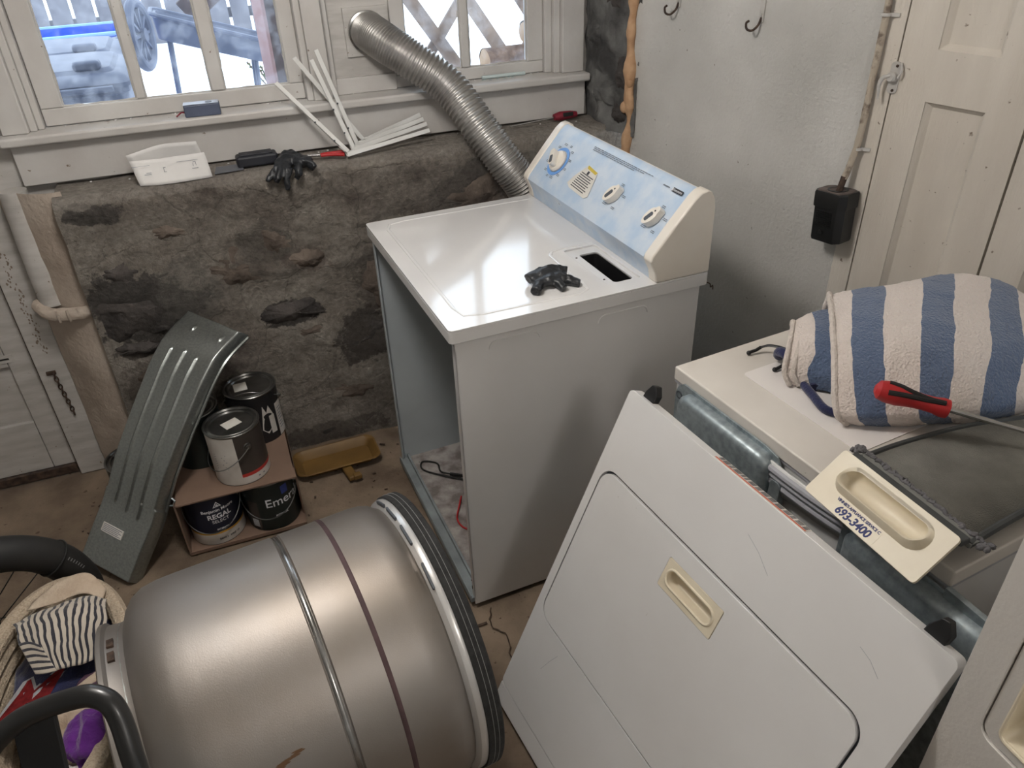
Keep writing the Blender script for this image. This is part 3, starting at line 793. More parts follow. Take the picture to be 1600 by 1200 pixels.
# timer dial
kb = MB().lathe([(0.0, 0.0), (0.034, 0.0), (0.034, 0.004), (0.030, 0.010), (0.022, 0.012), (0.0, 0.012)], 40, on_fascia(0.612, 0.084)); dial = kb.build('timer_knob', CREAMW, dry)
MB().lathe([(0.036, 0.0), (0.046, 0.0), (0.046, 0.0006), (0.036, 0.0006)], 48, on_fascia(0.612, 0.084, 0.0009)).build('dial_ring', DIALB, dry)
MB().prism(rrect(-0.010, 0.010, -0.027, 0.027, 0.009, 5), 0.010, 0.030, (), on_fascia(0.612, 0.084) @ Matrix.Rotation(math.radians(38), 4, 'Z')).build('knob_grip', CREAMW, dial, bevel=0.004, seg=2)
MB().prism(rrect(-0.006, 0.006, -0.022, 0.004, 0.004, 4), 0.0302, 0.0308, (), on_fascia(0.612, 0.084) @ Matrix.Rotation(math.radians(38), 4, 'Z')).build('knob_insert', GREYC, dial)
for (y, s, rot) in ((0.270, 0.078, -30), (0.076, 0.080, -28)):
    F = on_fascia(y, s) @ Matrix.Rotation(math.radians(rot), 4, 'Z')
    pts = [(0.024 * math.cos(a) * (0.72 + 0.1 * math.sin(a)), 0.026 * math.sin(a) + (0.008 if math.sin(a) > 0.9 else 0)) for a in np.linspace(0, 2 * math.pi, 28)[:-1]]
    k = MB().prism(pts, 0.0, 0.020, (), F).build('selector_knob', CREAMW, dry, bevel=0.004, seg=2)
    MB().prism(rrect(-0.006, 0.006, -0.017, 0.012, 0.005, 4), 0.0202, 0.0208, (), F).build('knob_insert', GREYC, k)
    MB().lathe([(0.0025, 0.0202), (0.0025, 0.0207)], 10, F @ Matrix.Translation((0, 0.019, 0)), cap1=True).build('knob_dot', BLACKP, k)
# printed marks round the dials (too small to read)
mk = MB()
for (y, s, r, n) in ((0.612, 0.084, 0.055, 12), (0.270, 0.078, 0.036, 5), (0.076, 0.080, 0.036, 5)):
    for k in range(n):
        a = 2 * math.pi * k / n + 0.3
        F = on_fascia(y, s, 0.001) @ Matrix.Translation((r * math.cos(a), r * math.sin(a), 0))
        for q in range(2):
            mk.box(-0.009 + 0.003 * (k % 3), 0.008, -0.0012 + q * 0.004, 0.0006 + q * 0.004, 0, 0.0004, F)
for q in range(3):
    x = 0.0
    while x < 0.30 - 0.04 * q:
        w = random.uniform(0.006, 0.022)
        mk.box(x, x + w, 0, 0.0018, 0, 0.0004, on_fascia(0.49, 0.170 - 0.0045 * q, 0.001)); x += w + 0.003
mk.build('printed_marks', INKG, fasc, smooth=None)['kind'] = 'stuff'
# maker badge
F = on_fascia(0.066, 0.165, 0.001)
MB().prism(rrect(-0.022, 0.022, -0.0055, 0.0055, 0.002, 3), 0, 0.0008, (), F).build('badge', INK, fasc)
MB().box(-0.0215, -0.019, -0.004, 0.004, 0.0008, 0.0012, F).build('badge_bar', WHITEI, fasc, smooth=None)
tm = text_mesh('Kenmore', 0.0095, ext=0.0002); tm.xf(F @ Matrix.Translation((0.001, 0, 0.0011))); tm.build('badge_lettering', WHITEI, fasc, smooth=None)
MB().box(-0.062, -0.034, -0.0015, 0.0015, 0, 0.0004, F).build('series_print', INKG, fasc, smooth=None)
# paper sticker with one yellow corner and lines of print
F = on_fascia(0.440, 0.072, 0.001) @ Matrix.Rotation(math.radians(-3), 4, 'Z') @ Matrix.Diagonal((1.3, 1.06, 1, 1))
stick = [(-0.048, -0.028), (-0.030, -0.036), (0.042, -0.036), (0.052, -0.026), (0.030, 0.038), (-0.016, 0.042), (-0.040, -0.002)]
MB().prism(stick, 0, 0.0006, (), F).build('paper_sticker', LABELW, fasc, smooth=None)
MB().prism([(-0.016, 0.042), (0.030, 0.038), (0.027, 0.030), (-0.012, 0.033)], 0.0006, 0.001, (), F).build('sticker_yellow_edge', mat('sticker_yellow', (200, 176, 66), 0.6), fasc, smooth=None)
sl = MB()
for k in range(8):
    y = 0.016 - k * 0.0062
    sl.box(-0.024 - k * .001, 0.030 + k * 0.0008 - 0.006 * (k % 2), y, y + 0.0024, 0.0006, 0.0009, F)
sl.box(-0.004, 0.004, 0.019, 0.029, 0.0006, 0.0009, F)
sl.build('sticker_print', INK, fasc, smooth=None)

# loose wires in the base pan
wt = thing('black_test_lead', 'thin black wire looped on the dryer base pan', 'wire', (0, 0, 0))
MB().tube(smooth_path([(0.16, 0.50, 0.036), (0.08, 0.565, 0.034), (0.02, 0.63, 0.032), (0.03, 0.675, 0.032), (0.075, 0.645, 0.032), (0.075, 0.585, 0.038), (0.13, 0.54, 0.042), (0.20, 0.50, 0.045)], 60), 0.003, 8).build('wire', BLACKR, wt)
MB().tube([(0.10, 0.565, 0.036), (0.155, 0.525, 0.036)], 0.006, 8).build('probe', BLACKP, wt)
wt = thing('red_test_lead', 'thin red wire loop with red clip on the dryer base pan', 'wire', (0, 0, 0))
MB().tube(smooth_path([(0.10, 0.44, 0.034), (0.08, 0.40, 0.032), (0.055, 0.345, 0.031), (0.06, 0.30, 0.031), (0.085, 0.275, 0.032), (0.11, 0.28, 0.034)], 50), 0.003, 8).build('wire', RED, wt)
MB().ball((0.092, 0.305, 0.042), (0.018, 0.020, 0.015)).ball((0.105, 0.285, 0.045), (0.012, 0.014, 0.012)).build('clip', RED, wt, remesh=0.003)

# ================================================================== DRUM
dn = Vector((math.cos(math.radians(8)), math.sin(math.radians(8)), 0)); ds = Vector((-dn.y, dn.x, 0))
DM = frame((-0.1826, -0.2818, 0.3215), ds, ZAX, dn)       # local Z along the axis
drum = thing('dryer_drum', 'silver tan steel dryer drum lying on its side', 'drum', M=DM)
sh = [(0.262, -0.640), (0.272, -0.636), (0.272, -0.628), (0.265, -0.622), (0.262, -0.600), (0.264, -0.590), (0.285, -0.580), (0.302, -0.566), (0.314, -0.545), (0.319, -0.515), (0.320, -0.48), (0.320, -0.279),
      (0.3165, -0.276), (0.3165, -0.264), (0.320, -0.261), (0.320, -0.10), (0.318, -0.075), (0.312, -0.058), (0.303, -0.047), (0.300, -0.040)]
shell = MB().lathe(sh, 128).build('shell', DRUM, drum, smooth=25, solid=0.003, off=-1)
MB().lathe([(0.3168, -0.2755), (0.3185, -0.272), (0.3185, -0.268), (0.3168, -0.2645)], 128).build('seam_groove', SEAM, shell)
MB().lathe([(0.3203, -0.178), (0.3212, -0.176), (0.3212, -0.170), (0.3203, -0.168)], 128).build('belt_mark', BELTM, shell)
rim = MB().lathe([(0.300, -0.042), (0.305, -0.040), (0.313, -0.034), (0.316, -0.026), (0.315, -0.018), (0.311, -0.012), (0.262, -0.010), (0.262, -0.030)], 128).build('front_rim', mat('rim_white_metal', (206, 205, 203), 0.25, 0.35), drum)
MB().lathe([(0.3158, -0.020), (0.320, -0.019), (0.321, 0.012), (0.317, 0.016), (0.262, 0.016), (0.262, -0.008), (0.310, -0.010)], 128).build('felt_seal', FELT, drum)
for zz in (-0.008, 0.002):
    MB().lathe([(0.3207, zz), (0.3216, zz + 0.0006), (0.3207, zz + 0.0012)], 128).build('stitch_line', THREAD, drum)
for a in (62, 76, 92, 112):
    A = math.radians(a)
    F = frame((0.313 * math.cos(A), 0.313 * math.sin(A), -0.036), (-math.sin(A), math.cos(A), 0), (0, 0, 1), (math.cos(A), math.sin(A), 0))
    MB().prism(rrect(-0.030, 0.030, -0.0025, 0.0025, 0.0022, 3), -0.004, 0.0030, (), F).build('rim_slot', GREYC, rim)
for a in (76, 85):
    A = math.radians(a)
    F = frame((0.2655 * math.cos(A), 0.2655 * math.sin(A), -0.612), (-math.sin(A), math.cos(A), 0), (0, 0, 1), (math.cos(A), math.sin(A), 0))
    MB().box(-0.012, 0.012, -0.006, 0.006, -0.004, 0.003, F).build('collar_slot', RUSTM, shell, smooth=None)
rs = MB()
for q in range(26):
    t = q / 25; A_ = math.radians(152 - 5 * t + random.uniform(-.5, .5)); z_ = -0.44 + 0.08 * t; w_ = 0.0016 * (1 - abs(t - .45)) + random.uniform(0, .0012)
    F = frame((0.3203 * math.cos(A_), 0.3203 * math.sin(A_), z_), (-math.sin(A_), math.cos(A_), 0), (0, 0, 1), (math.cos(A_), math.sin(A_), 0))
    rs.prism([(w_ * math.cos(b_), 2.2 * 0.005 * math.sin(b_)) for b_ in np.linspace(0, 6.283, 9)[:-1]], 0.0, 0.0003, (), F)
rs.build('rust_streak', mat('rust_brown', (112, 84, 60), 0.6, 0.4), shell, smooth=None)['kind'] = 'stuff'
MB().lathe([(0.001, -0.55), (0.26, -0.55), (0.2625, -0.60)], 64).build('rear_web', GALV2, drum)

# ================================================================== REMOVED FRONT PANEL
pu = Vector((0.122, -0.992, -0.023)).normalized(); pv = Vector((0.392, 0.027, 0.919)); pv = (pv - pu * pu.dot(pv)).normalized(); pn = pu.cross(pv)
PM = frame((-0.055, -0.309, 0.0195), pu, pv, pn)
PW, PH = 0.774, 0.906
pan = thing('dryer_front_panel', 'white dryer front panel with door and cream handle, leaning upright', 'panel', M=PM)
door_out = rrect(0.022, 0.728, 0.305, 0.728, 0.040, 8)
body = MB().prism(rrect(0, PW, 0.058, PH, 0.012, 4), -0.010, 0.0, [door_out])
body.build('panel_sheet', ENAMEL, pan, bevel=0.004, seg=3)
ed = MB().prism(rrect(0.0, PW, 0.058, PH, 0.012, 4), -0.028, -0.008, [rrect(0.010, PW - 0.010, 0.070, PH - 0.012, 0.008, 4)])
ed.build('panel_edge', ENAMEL, pan, bevel=0.003)
toe = MB().box(-0.004, PW + 0.004, 0.0, 0.054, -0.040, -0.003).build('toe_strip', ENAMEL, pan, bevel=0.004)
MB().prism(rrect(0.018, 0.732, 0.300, 0.732, 0.040, 6), -0.020, -0.0095, [rrect(0.27, 0.445, 0.61, 0.695, 0.004, 3)]).build('door_well', GREYC, pan)
hole = rrect(0.280, 0.435, 0.618, 0.686, 0.004, 3)
dr = MB().prism(rrect(0.0275, 0.7225, 0.310, 0.7225, 0.036, 8), -0.008, 0.0025, [hole]).build('door', ENAMEL, pan, bevel=0.004, seg=3)
def slot(cx, cy, hw, hh, n=10, ang=0.0):
    out = []
    for i in range(n + 1):
        a = -math.pi / 2 + math.pi * i / n; out.append((cx + hw - hh + hh * math.cos(a), cy + hh * math.sin(a)))
    for i in range(n + 1):
        a = math.pi / 2 + math.pi * i / n; out.append((cx - hw + hh + hh * math.cos(a), cy + hh * math.sin(a)))
    return out
def cup(parent, name, m, lp, cx, cy, z_top, depth, M=None, shrink=0.8):
    loops = []
    for (t, k) in ((0, 1.0), (0.25, 0.97), (0.6, 0.92), (0.88, shrink + .04), (1.0, shrink * .85)):
        loops.append([Vector((cx + (x - cx) * (1 - (1 - k) * .4), cy + (y - cy) * k, z_top - depth * t)) for x, y in lp])
    mb = MB().loft(loops, cap1=True)
    if M is not None: mb.xf(M)
    return mb.build(name, m, parent, smooth=50)
sl_ = slot(0.357, 0.652, 0.066, 0.0185)
hd = MB().prism(rrect(0.281, 0.434, 0.619, 0.685, 0.003, 3), -0.006, 0.0038, [sl_]).build('door_handle', CREAM, dr, bevel=0.0015)
cup(dr, 'handle_recess', CREAM, sl_, 0.357, 0.652, 0.003, 0.024)
rim_ = MB().tube([(x, y, 0.0035) for x, y in sl_], 0.003, 8, closed=True).build('handle_lip', CREAM, dr)
# catches and warning label along the top edge
for (u, nm) in ((0.045, 0), (0.722, 1)):
    c = MB().prism([(-0.014, -0.002), (0.020, -0.002), (0.022, 0.016), (0.010, 0.034), (-0.002, 0.032), (-0.012, 0.012)], -0.009, 0.009, (), Matrix.Translation((u, PH, -0.018)))
    c.build('edge_clip', BLACKP, pan, bevel=0.002)
LBM = frame((0.0, PH + 0.0006, -0.028), (1, 0, 0), (0, 0, 1), (0, 1, 0))
lab = MB().box(0.262, 0.485, 0.004, 0.026, -0.0005, 0.0006, LBM).build('warning_label', LABELW, pan, smooth=None)
MB().box(0.262, 0.485, 0.020, 0.0245, 0.0006, 0.0010, LBM).build('label_red_band', mat('label_orange', (196, 96, 70), 0.6), lab, smooth=None)
ink = MB(); x = 0.266
while x < 0.478:
    w = random.uniform(0.004, 0.016)
    for q in range(3): ink.box(x, x + w, 0.006 + q * 0.0045, 0.009 + q * 0.0045 - random.uniform(0, .001), 0.0006, 0.0010, LBM)
    x += w + random.uniform(0.002, 0.006)
ink.build('label_print', INK, lab, smooth=None)
for (u0, v0, u1, v1) in ((0.40, 0.835, 0.47, 0.80), (0.655, 0.82, 0.70, 0.80), (0.10, 0.20, 0.13, 0.27), (0.62, 0.42, 0.68, 0.37)):
    MB().tube([(u0, v0, 0.0004), ((u0 + u1) / 2, (v0 + v1) / 2 + .004, 0.0004), (u1, v1, 0.0004)], 0.00022, 4).build('scratch', INKG, pan)

# ================================================================== WHITE WASHER BEHIND THE PANEL
WY = math.radians(6)
WM = Matrix.Translation((0.438, -0.235, 0)) @ Matrix.Rotation(WY, 4, 'Z')
wash = thing('washing_machine', 'white washing machine with flat scuffed top under the striped towel', 'washer', M=WM)
WT = 0.845
GREYP = mat('pale_grey_plastic', (176, 176, 182), 0.4, c2=(164, 164, 170), vs=8)
WTOP = mat('scuffed_white_top', (222, 216, 208), 0.4, c2=(206, 199, 190), vs=4, coat=0.2, speck=(150, 140, 130), ss=60, st=0.76)
MB().box(0.0, 0.70, -0.70, 0.0, WT - 0.034, WT).build('top_lid', WTOP, wash, bevel=0.004, seg=3)
MB().box(0.006, 0.696, -0.696, -0.004, 0.02, WT - 0.040).build('cabinet', ENAMEL, wash, bevel=0.004)
MB().box(0.003, 0.698, -0.698, -0.002, WT - 0.041, WT - 0.033).build('second_ledge', GREYP, wash, smooth=None)  # pale grey second ledge just below the lid
def bow(t): return -0.018 * math.sin(math.pi * t) ** 0.8
for (z, r, off) in ((WT - 0.052, 0.007, -0.002), (WT - 0.066, 0.006, 0.0), (WT - 0.082, 0.008, 0.003)):
    MB().tube([(0.005 + off + bow(i / 30), -0.16 - 0.38 * i / 30, z) for i in range(31)], r, 8).build('front_moulding', GREYP, wash)
bw = MB(); lo_ = []
bw.loft([[(0.008 + bow(i / 30), -0.16 - 0.38 * i / 30, z) for i in range(31)] for z in (WT - 0.040, WT - 0.06, WT - 0.10)], close=False)
bw.build('bowed_front', ENAMEL, wash, solid=0.004)
for (x, y) in ((0.05, -0.05), (0.05, -0.65), (0.59, -0.05), (0.59, -0.65)):
    MB().lathe([(0.02, -0.001), (0.02, 0.008), (0.01, 0.021)], 12, Matrix.Translation((x, y, 0)), cap0=True).build('foot', BLACKP, wash)
# thin white card under the towel
crd = MB().prism(rrect(0.105, 0.40, -0.42, -0.10, 0.012, 4), WT + 0.0003, WT + 0.0018, (), WM)
tag(crd.build('white_plastic_sheet', mat('sheet_white', (232, 226, 222), 0.35)), 'thin white plastic sheet lying under the striped towel', 'sheet')

# galvanised sheet-metal housings wedged between panel and washer
EF = frame((0, 0, 0), (0, -1, 0), (0, 0, 1), (-1, 0, 0))       # local: x along the washer front, y up, z towards the panel
def pan_shape(x0, x1, y1, r, d0, d1, inset=0.022):
    lo = rrect(x0, x1, -0.2, y1, r, 6); hi = rrect(x0 + inset, x1 - inset, -0.2, y1 - inset, r * 0.8, 6)
    mid = rrect(x0 + inset * .4, x1 - inset * .4, -0.2, y1 - inset * .4, r * 0.9, 6)
    def cl(lp, z): return [(x, max(y, 0.0), z) for x, y in lp]
    return MB().loft([cl(lo, d0), cl(lo, d0 + (d1 - d0) * .55), cl(mid, d0 + (d1 - d0) * .88), cl(hi, d1)], False, True).xf(EF)
g = thing('heater_housing', 'short galvanised steel housing wedged beside the washer corner', 'housing', M=WM)
MB().prism([(0.020, 0.0), (0.345, 0.0), (0.345, 0.80), (0.332, 0.818), (0.30, 0.824), (0.045, 0.824), (0.028, 0.812), (0.020, 0.79)], 0.0030, 0.0075, (), EF).build('back_flange', GALV, g, bevel=0.001)
pan_shape(0.052, 0.328, 0.815, 0.03, 0.0075, 0.034, 0.014).build('pressed_box', GALV, g, smooth=50)
tmx = MB(); x = 0.085
while x < 0.27:
    w = random.uniform(0.005, 0.010); tmx.box(x, x + w, 0.818, 0.824, 0.0075, 0.0085, EF); x += w + 0.003
tmx.build('stamped_marks', GALV, g, smooth=None)
MB().lathe([(0.010, 0.0075), (0.010, 0.009), (0.006, 0.009)], 16, EF @ Matrix.Translation((0.034, 0.790, 0))).build('mount_hole', GREYC, g)
MB().prism(rrect(0.335, 0.362, 0.0, 0.775, 0.010, 4), 0.0030, 0.020, (), EF).build('side_flange', GALV, g, bevel=0.003)
g = thing('rear_bulkhead', 'long galvanised steel bulkhead wedged behind the front panel', 'bulkhead', M=WM)
MB().prism([(0.500, 0.0), (0.820, 0.0), (0.820, 0.80), (0.505, 0.815), (0.500, 0.80)], 0.0030, 0.0075, (), EF).build('back_flange', GALV, g, bevel=0.001)
pan_shape(0.522, 0.815, 0.800, 0.02, 0.0075, 0.040, 0.03).build('pressed_box', GALV, g, smooth=50)
MB().prism([(0.70, 0.79), (0.84, 0.785), (0.84, 0.81), (0.70, 0.82)], 0.0030, 0.014, (), EF).build('top_lip', GALV, g, bevel=0.002)

# ================================================================== TALL FRIDGE AT THE FRAME EDGE
FM = Matrix.Translation((0.372, -1.070, 0))
fr = thing('upright_freezer', 'tall textured white freezer with moulded door and cream grip', 'freezer', M=FM)
TEXW = mat('textured_white_enamel', (214, 210, 204), 0.45, c2=(206, 201, 195), vs=4, bump=0.35, bs=140, bdist=0.002)
MB().box(0.065, 0.66, -0.70, -0.006, 0.03, 1.62).build('cabinet', TEXW, fr, bevel=0.01)
FD = frame((0, 0, 0), (0, -1, 0), (0, 0, 1), (-1, 0, 0))     # local x across the door, y up, z out
recess = rrect(0.046, 0.66, 0.785, 1.55, 0.022, 6)
MB().prism(rrect(0, 0.70, 0.05, 1.62, 0.014, 5), -0.060, 0.0, [recess], FD).build('door', TEXW, fr, bevel=0.008, seg=3)
MB().prism(rrect(0.048, 0.658, 0.787, 1.548, 0.022, 6), -0.050, -0.0035, [rrect(0.070, 0.20, 0.805, 1.02, 0.012, 5)], FD).build('door_inset', TEXW, fr, bevel=0.003)
lp = rrect(0.070, 0.20, 0.805, 1.02, 0.012, 5)
cup(fr, 'grip_recess', CREAM, lp, 0.135, 0.912, -0.003, 0.042, FD, 0.8)
MB().tube([FD @ Vector((x, y, -0.0035)) for x, y in lp], 0.003, 8, closed=True).build('grip_lip', CREAM, fr)
MB().box(0.02, 0.64, -0.69, -0.02, 0.0, 0.03).build('plinth', BLACKP, fr)

# ================================================================== FLEXIBLE DUCT
dp = smooth_path([(0.122, 1.196, 1.378), (0.132, 1.165, 1.372), (0.160, 1.120, 1.350), (0.223, 1.075, 1.304), (0.328, 1.020, 1.219), (0.396, 0.930, 1.102), (0.460, 0.872, 0.994), (0.516, 0.850, 0.905), (0.575, 0.850, 0.74), (0.60, 0.855, 0.5), (0.605, 0.86, 0.32)], 720)
rad = []
for i in range(720):
    rad.append(0.0575 + 0.0026 * math.cos(2 * math.pi * i / 7.0) + 0.0008 * math.sin(i * 0.9))
dct = MB().tube(dp, rad, 36)
tag(dct.build('flexible_vent_duct', DUCTM, smooth=70), 'silver ribbed flexible duct running from vent plate down behind dryer', 'duct')

# ================================================================== THINGS ON SILL AND LEDGE
LZ = 1.043
# shelf brackets, each an L of two flanged arms
def bracket(label, top, corner, end, w):
    b = thing('shelf_bracket', label, 'bracket', group='white shelf brackets on the ledge')
    top, corner, end = Vector(top), Vector(corner), Vector(end)
    m1 = corner.lerp(top, 0.10); m2 = corner.lerp(end, 0.10)
    nrm = (top - corner).cross(end - corner).normalized()
    for (p, q, nm) in ((top, corner, 'upright_arm'), (end, corner, 'shelf_arm')):
        mb = MB()
        d = (q - p).normalized(); side = d.cross(nrm).normalized()
        n = 10
        web = []
        for i in range(n + 1):
            t = i / n; c = p.lerp(q, t); ww = w * (0.35 + 0.65 * t)
            web.append([c - nrm * ww / 2, c - nrm * (ww / 2 - 0.0015), c - nrm * (ww / 2 - 0.0015) + side * 0.010, c + nrm * (ww / 2 - 0.0015) + side * 0.010, c + nrm * (ww / 2 - 0.0015), c + nrm * ww / 2, c + nrm * ww / 2 + side * 0.0125, c - nrm * ww / 2 + side * 0.0125])
        mb.loft(web, True, True)
        mb.build(nm, PAINTH_B, b, smooth=40)
    # curved corner strip
    mb = MB(); pts = smooth_path([m1, corner.lerp(m1.lerp(m2, .5), .35), m2], 10)
    mb.tube(pts, w * 0.34, 8, flat=0.5); mb.build('corner_gusset', PAINTH_B, b)
    for t in (0.18, 0.45):
        c = corner.lerp(top, t)
        MB().ball(c - nrm * w * 0.5, 0.003, nu=8, nv=6).build('screw_hole', GREYC, b)
    return b
PAINTH_B = mat('white_powder_coat', (222, 222, 220), 0.4, c2=(210, 209, 206), vs=12)
bracket('white metal shelf bracket nearest the pliers, lowest of the bunch', (-0.203, 1.088, 1.269), (-0.028, 1.012, 1.056), (0.262, 1.066, 1.086), 0.016)
bracket('white metal shelf bracket with the curved arm touching the apron', (-0.135, 1.096, 1.334), (0.040, 1.104, 1.066), (0.247, 1.112, 1.128), 0.016)
bracket('white metal shelf bracket with the steeper of two upright arms', (-0.086, 1.094, 1.325), (-0.006, 1.042, 1.062), (0.262, 1.090, 1.102), 0.012)
bracket('white metal shelf bracket standing tallest of the bunch', (-0.068, 1.092, 1.352), (0.012, 1.072, 1.066), (0.254, 1.100, 1.116), 0.012)

# small grey meter on the window sill
al = thing('pocket_meter', 'small blue-grey meter box standing on the window sill', 'meter', (-0.424, 1.135, 1.1935), math.radians(-3))
MB().box(-0.052, 0.052, -0.020, 0.022, 0.0, 0.036).build('case', mat('slate_plastic', (92, 100, 122), 0.45, c2=(78, 86, 106), vs=10), al, bevel=0.004, seg=2)
MB().box(-0.052, 0.050, -0.020, 0.022, 0.0362, 0.0375).build('lid_plate', mat('pale_slate_plastic', (168, 176, 192), 0.4), al, bevel=0.0005)
MB().lathe([(0.010, 0.0376), (0.010, 0.0384)], 18, Matrix.Translation((0.022, 0.0, 0)), cap1=True).build('dial_recess', BLACKP, al)
MB().tube(smooth_path([(-0.052, 0.0, 0.012), (-0.062, -0.003, 0.014), (-0.070, 0.0, 0.008), (-0.078, -0.004, 0.004)], 12), 0.0022, 6).build('lead', DRED, al)

# folded instruction leaflet
lf = thing('folded_leaflet', 'folded white instruction leaflet standing on the stone ledge', 'leaflet')
def sheet(pts, name):
    mb, uv = surf(pts, 14, 8)
    return mb.noise(0.0015, 14).build(name, PAPER, lf, solid=0.0006)
fr_ = [[(-0.645, 1.010, LZ - .002), (-0.660, 1.040, LZ + 0.066)], [(-0.545, 1.000, LZ - .004), (-0.555, 1.028, LZ + 0.066)], [(-0.440, 1.006, LZ - .002), (-0.447, 1.030, LZ + 0.068)]]
sheet(fr_, 'front_leaf')
sheet([[(-0.655, 1.085, LZ), (-0.666, 1.068, LZ + 0.076)], [(-0.560, 1.10, LZ), (-0.565, 1.085, LZ + 0.092)], [(-0.448, 1.085, LZ), (-0.463, 1.068, LZ + 0.092)]], 'rear_leaf')
ip = MB()
for (x, z, w, h) in ((-0.615, 0.028, 0.020, 0.0012), (-0.612, 0.032, 0.014, 0.0012), (-0.566, 0.030, 0.008, 0.001), (-0.569, 0.036, 0.001, 0.012), (-0.566, 0.042, 0.006, 0.001), (-0.482, 0.030, 0.018, 0.0012), (-0.486, 0.040, 0.001, 0.010), (-0.478, 0.042, 0.001, 0.012), (-0.482, 0.047, 0.007, 0.001), (-0.63, 0.052, 0.05, 0.0008), (-0.50, 0.052, 0.06, 0.0008)):
    yy = 1.0005 + (z) * 0.36
    ip.box(x - w / 2, x + w / 2, yy - 0.0006, yy - 0.0002, LZ + z - h / 2, LZ + z + h / 2)
ip.build('leaflet_print', INKG, lf, smooth=None)['kind'] = 'stuff'
cd = MB().prism([(-0.432, 1.02), (-0.345, 1.030), (-0.352, 1.09), (-0.425, 1.085)], LZ, LZ + 0.003)
tag(cd.build('grey_card', mat('grey_card_m', (96, 98, 104), 0.6)), 'small grey card lying between leaflet and black battery', 'card')
# battery pack
bt = thing('battery_pack', 'flat black battery pack lying on the stone ledge', 'battery', (-0.300, 1.068, LZ), math.radians(2))
MB().box(-0.062, 0.064, -0.026, 0.028, 0.0, 0.034).build('pack', mat('matte_black_blue', (40, 42, 50), 0.55, c2=(30, 31, 38), vs=12), bt, bevel=0.008, seg=3)
MB().box(-0.050, 0.050, -0.016, 0.022, 0.033, 0.038).build('slide_plate', MATS['matte_black_blue'], bt, bevel=0.003)
# gloves
def glove(name, label, path_list, blobs, vox=0.0035, amp=0.004):
    mb = MB()
    for pth, r in path_list: mb.tube(smooth_path(pth, 12), [r * (1 - 0.25 * i / 11) for i in range(12)], 10)
    for c, r in blobs: mb.ball(c, r)
    mb.noise(amp, 38, 3.0).noise(amp * 0.8, 110, 9.0)
    return tag(mb.build(name, NITRILE, remesh=vox), label, 'glove')
glove('nitrile_glove', 'crumpled black glove drooping over the stone ledge', [
    ([(-0.235, 1.005, LZ + 0.022), (-0.262, 0.965, LZ + 0.004), (-0.290, 0.948, LZ - 0.022)], 0.012),
    ([(-0.225, 1.000, LZ + 0.022), (-0.245, 0.957, LZ + 0.004), (-0.262, 0.945, LZ - 0.028)], 0.012),
    ([(-0.210, 1.000, LZ + 0.022), (-0.222, 0.957, LZ - 0.004), (-0.235, 0.945, LZ - 0.058)], 0.012),
    ([(-0.190, 1.005, LZ + 0.022), (-0.188, 0.957, LZ + 0.002), (-0.200, 0.948, LZ - 0.028)], 0.013),
    ([(-0.180, 1.010, LZ + 0.025), (-0.155, 0.975, LZ + 0.012), (-0.140, 0.955, LZ - 0.006)], 0.014)],
    [((-0.205, 1.010, LZ + 0.018), (0.042, 0.03, 0.018)), ((-0.165, 0.985, LZ + 0.014), (0.03, 0.026, 0.018)), ((-0.205, 1.035, LZ + 0.024), (0.03, 0.02, 0.016))])
dR = Matrix.Rotation(DR, 4, 'Z')
def dl(x, y, z): return tuple(dR @ Vector((x, y, z)))
glove('nitrile_glove', 'crumpled black glove lying on top of the dryer', [
    ([dl(0.30, 0.115, TZ + 0.016), dl(0.262, 0.095, TZ + 0.014), dl(0.236, 0.068, TZ + 0.010)], 0.015),
    ([dl(0.32, 0.10, TZ + 0.014), dl(0.342, 0.082, TZ + 0.012), dl(0.358, 0.070, TZ + 0.010)], 0.015),
    ([dl(0.30, 0.09, TZ + 0.014), dl(0.308, 0.072, TZ + 0.010), dl(0.312, 0.056, TZ + 0.008)], 0.012),
    ([dl(0.245, 0.128, TZ + 0.018), dl(0.30, 0.142, TZ + 0.026), dl(0.352, 0.125, TZ + 0.022)], 0.015)],
    [(dl(0.292, 0.112, TZ + 0.016), (0.046, 0.032, 0.016)), (dl(0.285, 0.128, TZ + 0.022), (0.036, 0.024, 0.015)), (dl(0.315, 0.112, TZ + 0.016), (0.03, 0.022, 0.013))], amp=0.0038)

# red-handled pliers and screwdriver on the ledge
pl = thing('pliers', 'steel pliers with red handles beside the black glove', 'pliers')
MB().bar((-0.148, 1.050, LZ + 0.010), (-0.105, 1.040, LZ + 0.010), 0.014, 0.008).build('jaws', STEEL, pl, bevel=0.002)
for (dy, e) in ((0.006, (-0.028, 1.038, LZ + 0.012)), (-0.008, (-0.035, 1.010, LZ + 0.010))):
    MB().tube(smooth_path([(-0.105, 1.040 + dy * .4, LZ + 0.010), (-0.075, 1.036 + dy, LZ + 0.011), e], 10), 0.0055, 8).build('handle', RED, pl)
sd_ = thing('screwdriver', 'dark red screwdriver lying on the ledge by the stone reveal', 'screwdriver')
MB().tube([(0.735, 1.105, LZ + 0.015), (0.760, 1.107, LZ + 0.016), (0.80, 1.110, LZ + 0.016), (0.825, 1.112, LZ + 0.015)], [0.011, 0.016, 0.014, 0.010], 14).build('handle', DRED, sd_)
MB().tube([(0.560, 1.090, LZ + 0.007), (0.735, 1.105, LZ + 0.014)], 0.003, 8).build('shaft', STEEL, sd_)
MB().bar((0.765, 1.093, LZ + 0.022), (0.805, 1.096, LZ + 0.022), 0.006, 0.014).build('grip_strip', BLACKR, sd_, bevel=0.002)
